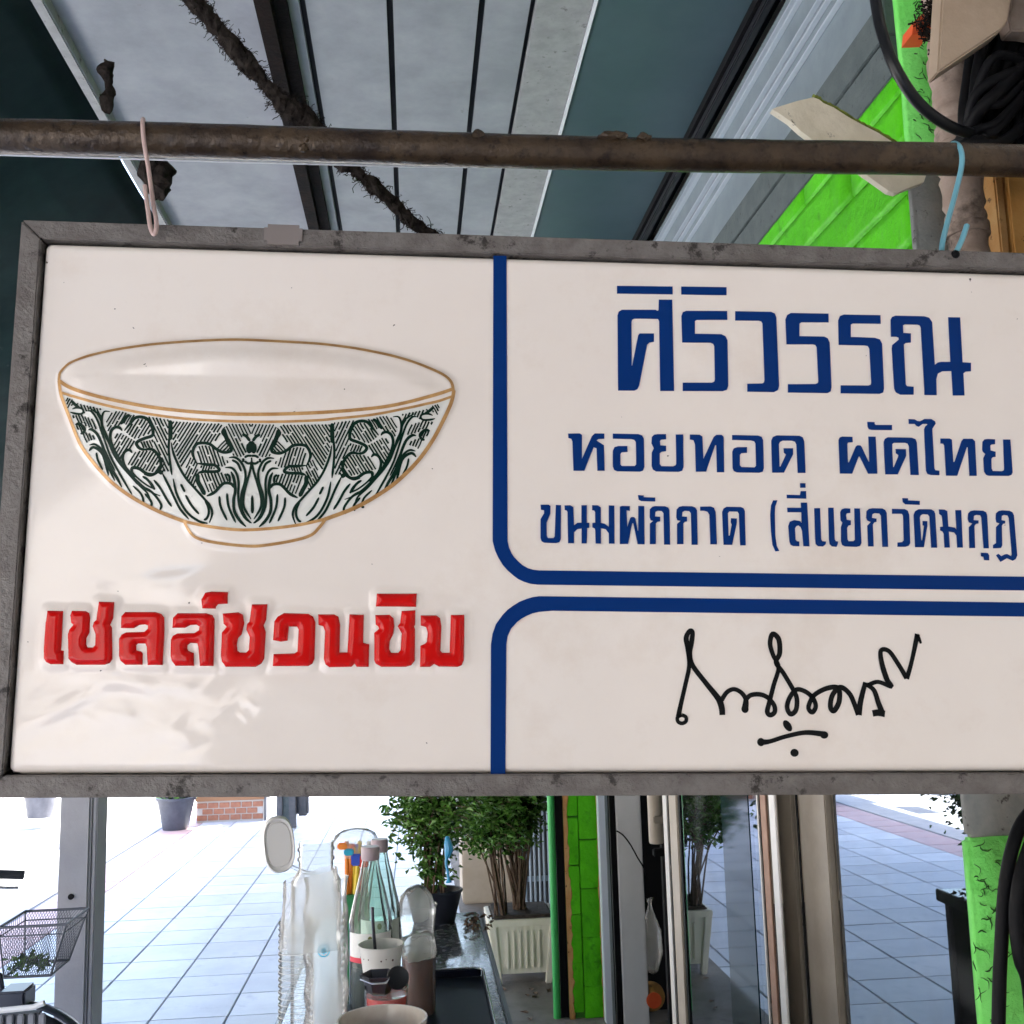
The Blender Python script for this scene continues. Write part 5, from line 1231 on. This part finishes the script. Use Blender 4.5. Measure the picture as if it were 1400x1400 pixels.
# stack of clear cups (rings) at the left and bagged sleeve beside
def base_at(px, d): p = at(px, 1400, d); return Vector((p.x, d, TZ))
b0 = base_at(405, 2.18)
cs = thing('cup_stack', 'tall stack of nested clear plastic cups at the left edge of the table', 'cups', b0)
ht = at(405, 1262, 2.18).z - TZ
bm = BM(); z = 0
while z < ht:
    lathe(bm, [(.029, z), (.033, z + .009), (.0345, z + .0095), (.0345, z + .0115), (.033, z + .012)], 28); z += .0115
lathe(bm, [(.03, ht - .10), (.033, ht), (.0345, ht + .001)], 28)
smooth(obj('cups', bm, MT['cup_clear'], cs), 60)
lathe_b = BM(); z = .002
while z < ht: lathe(lathe_b, [(.0346, z), (.0349, z + .0005), (.0346, z + .001)], 28); z += .0115
obj('cup_rims', lathe_b, MT['lid'], cs)
b1 = base_at(446, 2.12)
cg = thing('bagged_cup_sleeve', 'crumpled clear plastic sleeve of stacked cups with a small blue round print', 'cups', b1)
h1 = at(440, 1200, 2.12).z - TZ
bm = BM(); prof = []
for k in range(26):
    f = k / 25; prof.append((.042 * (1 - .05 * f) + .002 * math.sin(k * 1.3), h1 * f))
lathe(bm, prof, 40)
for v in bm.verts: v.co += .003 * mnoise.noise_vector(v.co * 30) + .002 * mnoise.noise_vector(v.co * 120)
smooth(obj('plastic_sleeve', bm, MT['bag'], cg), 80)
bm = BM(); z = 0
while z < h1 * .8: lathe(bm, [(.030, z), (.0345, z + .008), (.036, z + .009), (.036, z + .011), (.034, z + .012)], 24); z += .0125
smooth(obj('cups', bm, MT['cup_clear'], cg), 60)
# blue round print
def wrap(bm, pts, r, th0, z0, s): # planar pts to cylinder facing camera
    vs = [bm.verts.new((r * math.sin(th0 + x * s / r), -r * math.cos(th0 + x * s / r), z0 + y * s)) for x, y in pts]; bm.faces.new(vs)
bm = BM(); zc_ = at(445, 1290, 2.12).z - TZ
for rr_ in ((1.0, .82),):
    N = 24
    for k in range(N):
        a0, a1 = 2 * PI * k / N, 2 * PI * (k + 1) / N
        wrap(bm, [(math.cos(a0), math.sin(a0)), (math.cos(a1), math.sin(a1)), (.82 * math.cos(a1), .82 * math.sin(a1)), (.82 * math.cos(a0), .82 * math.sin(a0))], .052, 0, zc_, .0115)
for a in (0, PI / 4, PI / 2, 3 * PI / 4):
    c_, s_ = math.cos(a), math.sin(a); wrap(bm, [(c_ * .6 - s_ * .12, s_ * .6 + c_ * .12), (-c_ * .6 - s_ * .12, -s_ * .6 + c_ * .12), (-c_ * .6 + s_ * .12, -s_ * .6 - c_ * .12), (c_ * .6 + s_ * .12, s_ * .6 - c_ * .12)], .052, 0, zc_, .0115)
obj('blue_print', bm, MT['straw_cyan'], cg)
# upper bag flap, jar neck, oval lid
b2_ = base_at(428, 2.35)
jr = thing('clear_jar', 'clear plastic jar with a ribbed open neck behind the cup sleeves', 'jar', b2_)
hj = at(436, 1150, 2.35).z - TZ
bm = BM(); lathe(bm, [(0, 0), (.05, 0), (.052, .02), (.052, hj - .08), (.036, hj - .055), (.036, hj - .04), (.039, hj - .037), (.039, hj - .033), (.036, hj - .03), (.036, hj - .02), (.039, hj - .017), (.039, hj - .013), (.036, hj - .01), (.037, hj), (.034, hj), (.034, hj - .055), (.049, hj - .085)], 32, cx=.006)
smooth(obj('jar_body', bm, MT['cup_clear'], jr), 50)
od = thing('oval_lid', 'milky white oval lid standing upright at the left of the clear jar', 'lid', at(381, 1154, 2.3))
bm = BM(); N = 40; rings = []
for (k_, y_) in ((1.0, 0), (1.0, .004), (.93, .009), (.80, .003), (.76, .006), (0, .006)):
    ring = []
    for q in range(N):
        t_ = 2 * PI * q / N; c_, s_ = math.cos(t_), math.sin(t_)
        x = .032 * k_ * math.copysign(abs(c_) ** .75, c_); z = .058 * k_ * math.copysign(abs(s_) ** .75, s_); ring.append(bm.verts.new((x, -y_, z)))
    rings.append(ring)
for A, B in zip(rings, rings[1:]):
    for q in range(N): 
        bm.faces.new((A[q], A[(q + 1) % N], B[(q + 1) % N], B[q]))
bmesh.ops.remove_doubles(bm, verts=bm.verts, dist=1e-5)
o = smooth(obj('lid_shell', bm, MT['lid'], od), 50); od.rotation_euler = (.1, -.12, .25)
bm = BM(); tube(bm, [(.02, 0, -.05), (.05, .02, -.075), (.08, .04, -.09)], .004, 6); obj('lid_hinge', bm, MT['cup_clear'], od)
# paper-ish bag over the first stack
fb = thing('loose_plastic_bag', 'wrinkled translucent bag drawn over the top of the cup stack', 'bag', at(425, 1240, 2.10))
bm = BM(); N, Mx = 36, 18; gr = []
for i in range(Mx):
    f = i / (Mx - 1); row = []
    for q in range(N):
        t_ = 2 * PI * q / N; r = .052 * (1 - .12 * f) ; row.append(bm.verts.new((r * 1.12 * math.cos(t_), r * .8 * math.sin(t_) , -.075 + .135 * f + .012 * math.cos(t_) * f)))
    gr.append(row)
for A, B in zip(gr, gr[1:]):
    for q in range(N): bm.faces.new((A[q], A[(q + 1) % N], B[(q + 1) % N], B[q]))
for v in bm.verts: v.co += .0045 * mnoise.noise_vector(v.co * 22) + .002 * mnoise.noise_vector(v.co * 90)
smooth(obj('bag_film', bm, MT['bag'], fb), 80)
# straw box
sb0 = base_at(486, 2.75)
sx_ = thing('green_straw_holder', 'green plastic holder full of coloured straws under a domed clear lid', 'straw holder', sb0)
hg = at(486, 1222, 2.75).z - TZ
bm = BM(); box(bm, -.028, .035, -.02, .035, 0, hg, .004); obj('holder', bm, MT['greenbox'], sx_)
for k, (px, c_) in enumerate(((474, 'orange'), (480, 'orange'), (486, 'yellow'), (492, 'yellow'), (489, 'blue'), (498, 'red'), (505, 'white'), (482, 'red'), (496, 'orange'))):
    p0 = Vector((-.02 + k * .006, .0 + .01 * (k % 3), hg - .02)); p1 = at(px, 1150 + 4 * (k % 3), 2.75) - sb0; bm = BM(); tube(bm, [p0, p0.lerp(p1, .5), p1], .0058, 8); smooth(obj('straw', bm, MT['straw_' + c_], sx_))
for px, py, c_ in ((468, 1157, 'orange'), (477, 1165, 'cyan'), (487, 1172, 'blue'), (497, 1174, 'red')):
    p = at(px, py, 2.70) - sb0; bm = BM(); box(bm, p.x - .012, p.x + .012, p.y - .004, p.y + .004, p.z - .008 - (.012 if py > 1168 else 0), p.z + .008, .003); obj('straw_end', bm, MT['straw_' + c_], sx_)
bm = BM(); c = at(486, 1150, 2.76) - sb0
lathe(bm, [(.062, -.03), (.06, 0), (.05, .022), (.03, .034), (0, .037)], 28, cx=c.x, cy=c.y, cz=c.z - .005, sy=.7); 
for v in bm.verts: v.co += .003 * mnoise.noise_vector(v.co * 40)
smooth(obj('clear_lid', bm, MT['bag'], sx_), 60)

def bottle(label, px, d, capy):
    p = base_at(px, d); h = at(px, capy, d).z - TZ
    t = thing('glass_bottle', label, 'bottle', p, group='glass bottles on the table')
    bm = BM(); k = h / .26
    lathe(bm, [(0, 0), (.034 * k, 0), (.036 * k, .006), (.036 * k, .06 * k), (.036 * k, .125 * k), (.0345 * k, .138 * k), (.030 * k, .16 * k), (.0255 * k, .18 * k), (.021 * k, .20 * k), (.017 * k, .215 * k), (.014 * k, .232 * k), (.0135 * k, .242 * k)], 48)
    for v in bm.verts:
        if v.co.z > .13 * k and v.co.z < .235 * k:
            a_ = math.atan2(v.co.y, v.co.x); m_ = 1 + .05 * math.cos(12 * a_); v.co.x *= m_; v.co.y *= m_
    smooth(obj('glass_body', bm, MT['glass_bottle'], t), 60)
    bm = BM(); lathe(bm, [(.0145 * k, .238 * k), (.0155 * k, .24 * k), (.0155 * k, .257 * k), (.0145 * k, .26 * k), (0, .26 * k)], 24); smooth(obj('cap', bm, MT['capm'], t), 40)
    bm = BM(); N = 18
    def patch(bm, x0, x1, z0, z1, r):
        for q in range(N):
            a0 = x0 + (x1 - x0) * q / N; a1 = x0 + (x1 - x0) * (q + 1) / N
            bm.faces.new([bm.verts.new((r * math.sin(a), -r * math.cos(a), z)) for a, z in ((a0, z0), (a1, z0), (a1, z1), (a0, z1))])
    patch(bm, -1.2, 1.2, .088 * k, .126 * k, .0364 * k); obj('label', bm, MT['label'], t)
    bm = BM(); patch(bm, -1.2, 1.2, .080 * k, .088 * k, .0367 * k); obj('label_band', bm, MT['label_red'], t)
    bm = BM(); wr = lambda pts, m_: None
    for P in ([(-.9, -.8), (-.5, -.8), (-.1, .6), (-.4, .8)], [(.0, -.8), (.35, -.8), (.0, .6), (-.25, .6)], [(.5, -.8), (.8, -.8), (.8, .6), (.5, .6)], [(.5,-.8),(.3,-.95),(.2,-.7),(.5,-.5)]): wrap(bm, P, .0369 * k, .0, .100 * k, .010)
    obj('label_letters', bm, MT['label_blue'], t)
    bm = BM(); wrap(bm, [(math.cos(a) * .6, math.sin(a) * .8) for a in np.linspace(0, 2 * PI, 14)[:-1]], .0369 * k, 0, .117 * k, .009); obj('label_mark', bm, MT['label_green'], t)
    bm = BM(); lathe(bm, [(0, .003), (.033 * k, .004), (.033 * k, .07 * k), (0, .07 * k)], 24); obj('sauce_rest', bm, MT['navy_pot'], t)
    return t
bottle('clear ribbed glass bottle with pinkish cap, the nearer of two', 508, 2.55, 1157)
bottle('clear ribbed glass bottle with pinkish cap, behind and right of its twin', 521, 2.68, 1147)
# domed clear cup
p = base_at(572, 2.85); dc = thing('domed_clear_cup', 'large clear plastic cup crammed with a crumpled bag beside the bottles', 'cup', p); h = at(572, 1238, 2.85).z - TZ
bm = BM(); lathe(bm, [(0, 0), (.036, 0), (.05, h), (.053, h), (.053, h + .004), (.05, h + .004)], 30); smooth(obj('cup_wall', bm, MT['cup_clear'], dc), 50)
bm = BM(); lathe(bm, [(.047, h - .03), (.048, h), (.04, h + .025), (.024, h + .045), (.008, h + .05), (0, h + .05)], 30)
for v in bm.verts: v.co += .005 * mnoise.noise_vector(v.co * 38)
smooth(obj('crumpled_bag', bm, MT['bag'], dc), 80)
# brown sauce jar
p = base_at(574, 2.48); sj = thing('sauce_jar', 'clear jar of dark brown sauce with plastic film on top', 'jar', p); h = at(574, 1300, 2.48).z - TZ
bm = BM(); lathe(bm, [(0, .004), (.033, .006), (.0355, h - .012), (0, h - .012)], 30); smooth(obj('brown_sauce', bm, MT['sauce'], sj), 40)
bm = BM(); lathe(bm, [(0, 0), (.035, 0), (.038, h), (.040, h + .003), (.037, h + .006)], 30); smooth(obj('jar_wall', bm, MT['cup_clear'], sj), 50)
bm = BM(); lathe(bm, [(.041, h - .01), (.042, h + .01), (.035, h + .03), (.02, h + .04), (0, h + .035)], 30)
for v in bm.verts: v.co += .008 * mnoise.noise_vector(v.co * 45)
smooth(obj('film_lid', bm, MT['bag'], sj), 80)
# near cups: bowl, red sauce glass, black scoop, paper cup
def cuprel(name, label, cat, px, d): return thing(name, label, cat, base_at(px, d))
pc = cuprel('paper_cup', 'white paper cup with small brown dots holding a dark spoon', 'cup', 522, 2.36); z1 = at(522, 1292, 2.36).z - TZ; z0 = at(522, 1338, 2.36).z - TZ
bm = BM(); lathe(bm, [(0, z0), (.036, z0), (.046, z1), (.0485, z1), (.0485, z1 + .003), (.046, z1 + .003), (.0445, z1), (.035, z0 + .004), (0, z0 + .004)], 34); smooth(obj('cup_wall', bm, MT['papercup'], pc), 40)
bm = BM()
for q in range(9):
    a = -1.2 + q * .3 + random.uniform(-.08, .08); zz_ = z0 + (z1 - z0) * random.uniform(.3, .75); s = random.uniform(.001, .0024); r_ = .0375 + .010 * (zz_ - z0) / (z1 - z0)
    wrap(bm, [(math.cos(t_), math.sin(t_)) for t_ in np.linspace(0, 2 * PI, 8)[:-1]], r_, a, zz_, s)
obj('dots', bm, MT['dots'], pc)
bm = BM(); lathe(bm, [(0, 0), (.034, 0), (.036, z0 - .001), (0, z0 - .001)], 24); smooth(obj('inner_cup', bm, MT['cup_clear'], pc), 40)
spn = wire([at(509, 1240, 2.35), at(510, 1262, 2.35), at(513, 1300, 2.36), at(515, 1330, 2.37)], .0035, MT['steel_dark'], 'spoon'); tag(spn, 'dark metal spoon standing in the dotted white paper cup', 'spoon')
rg = cuprel('red_sauce_glass', 'clear glass with red chili sauce in front of the paper cup', 'glass', 529, 2.12); z1 = at(529, 1350, 2.12).z - TZ
bm = BM(); lathe(bm, [(0, .0), (.030, .0), (.040, z1), (.042, z1 + .001), (.0385, z1)], 30); smooth(obj('glass_wall', bm, MT['cup_clear'], rg), 50)
bm = BM(); lathe(bm, [(0, .002), (.0285, .002), (.038, z1 * .92), (0, z1 * .9)], 26); smooth(obj('red_sauce', bm, MT['redsauce'], rg), 40)
sc_ = thing('black_scoop', 'black plastic scoop with a round bowl resting on the sauce glass', 'scoop', at(524, 1340, 2.14))
bm = BM(); lathe(bm, [(.018, -.03), (.032, .006), (.036, .012), (.034, .013), (.028, .0)], 6, cx=-.008); obj('scoop_cup', bm, MT['steel_dark'], sc_)
bm = BM(); lathe(bm, [(0, -.004), (.016, -.002), (.021, .004), (.02, .006), (.0, .003)], 24, M4=Matrix.Translation((.028, -.02, .008)) @ Matrix.Rotation(1.25, 4, 'X')); smooth(obj('scoop_bowl', bm, MT['black_gloss'], sc_), 60)
bm = BM(); tube(bm, [(-.042, -.03, .012), (-.02, -.035, .004), (.005, -.035, .004), (.012, -.03, .01)], .002, 6); smooth(obj('scoop_lip', bm, MT['silver'], sc_))
bo = cuprel('porcelain_bowl', 'speckled cream bowl with reddish sauce at the bottom edge', 'bowl', 523, 1.86); z1 = at(523, 1392, 1.86).z - TZ
bm = BM(); lathe(bm, [(0, 0), (.035, 0), (.04, z1 * .2), (.068, z1 * .8), (.074, z1), (.071, z1), (.064, z1 * .78), (.03, z1 * .3), (0, z1 * .28)], 36); smooth(obj('bowl_body', bm, MT['porcelain'], bo), 50)
bm = BM(); lathe(bm, [(0, z1 * .74), (.058, z1 * .74), (.03, z1 * .36), (0, z1 * .35)], 30); obj('sauce', bm, MT['redsauce'], bo)
sl_ = cuprel('small_saucer', 'tiny white saucer behind the sauce glass beside the green holder', 'saucer', 496, 2.35)
bm = BM(); lathe(bm, [(0, .002), (.02, .002), (.024, .012), (.022, .012), (.0, .006)], 24); smooth(obj('saucer_dish', bm, MT['porcelain'], sl_), 50)

# navy pot with leafy plant at the far end of the table
d = 3.35; p = base_at(596, d)
np_ = thing('navy_pot', 'navy blue tapered plant pot at the far end of the table', 'plant pot', p); hp_ = at(596, 1216, d).z - TZ
rp0 = (at(634, 1216, d).x - at(556, 1216, d).x) / 2
bm = BM(); lathe(bm, [(0, 0), (rp0 * .72, 0), (rp0 * .98, hp_ * .94), (rp0, hp_), (rp0 * .94, hp_), (rp0 * .9, hp_ * .85), (0, hp_ * .85)], 30, sy=.75); smooth(obj('pot_body', bm, MT['navy_pot'], np_), 40)
bm = BM(); lathe(bm, [(rp0 * .99, hp_ * .9), (rp0 * 1.03, hp_ * .96), (rp0 * 1.0, hp_ * 1.01)], 30, sy=.75); smooth(obj('pot_rim', bm, MT['navy_pot'], np_), 40)
shrub('leafy_plant', 'bright green leafy plant rising from the navy pot', p + Vector((.0, 0, hp_ * .8)), 18, .09, .38, 2600, .025, MT['stem'], MT['leaf'], Vector((.0, 0, 0)), .6, .0, .0025, .45)
shrub('hanging_branch_plant', 'leafy green branches reaching left over the sidewalk from the cream planter', pbase + Vector((-.1, -.1, 0)), 16, .22, .85, 3600, .040, MT['stem'], MT['leaf'], Vector((-.24, 0, 0)), 1.6, .12, .004)
p = at(612, 1187, 3.2)
br = thing('blue_ribbon', 'twisted light blue plastic ribbon hanging among the leaves', 'ribbon', p)
bm = BM(); tube(bm, [Vector(q) for q in catmull([(0, 0, .09), (.004, 0, .05), (-.004, 0, .02), (0, 0, -.01), (.003, 0, -.04)], 5)], [.004 + .009 * max(0, math.sin(i * .35)) for i in range(21)], 8); smooth(obj('ribbon_strip', bm, MT['lilac'], br))
lb = BM()
for k in range(40):
    q = Vector((random.uniform(.0, .08), random.uniform(-.05, .1), .003 + .02 * random.random())); leaf_bm(lb, q, .022, .005, Euler((random.uniform(-.4, .4), random.uniform(-.6, .6), random.uniform(0, 6.3))).to_matrix())
o = obj('dry_leaves', lb, MT['stem']); o.location = base_at(636, 3.25); tag(o, 'few dry brown leaves fallen on the table beside the navy pot', 'leaves')
# fallen leaves on the step
lb = BM()
for k in range(10): leaf_bm(lb, Vector((random.uniform(.4, .62), random.uniform(4.5, 5.2), .034)), .05, .012, Euler((0, random.uniform(-.2, .2), random.uniform(0, 6.3))).to_matrix())
o = obj('fallen_leaves', lb, MT['stem']); tag(o, 'dry leaves scattered on the concrete below the cream planter', 'leaves')
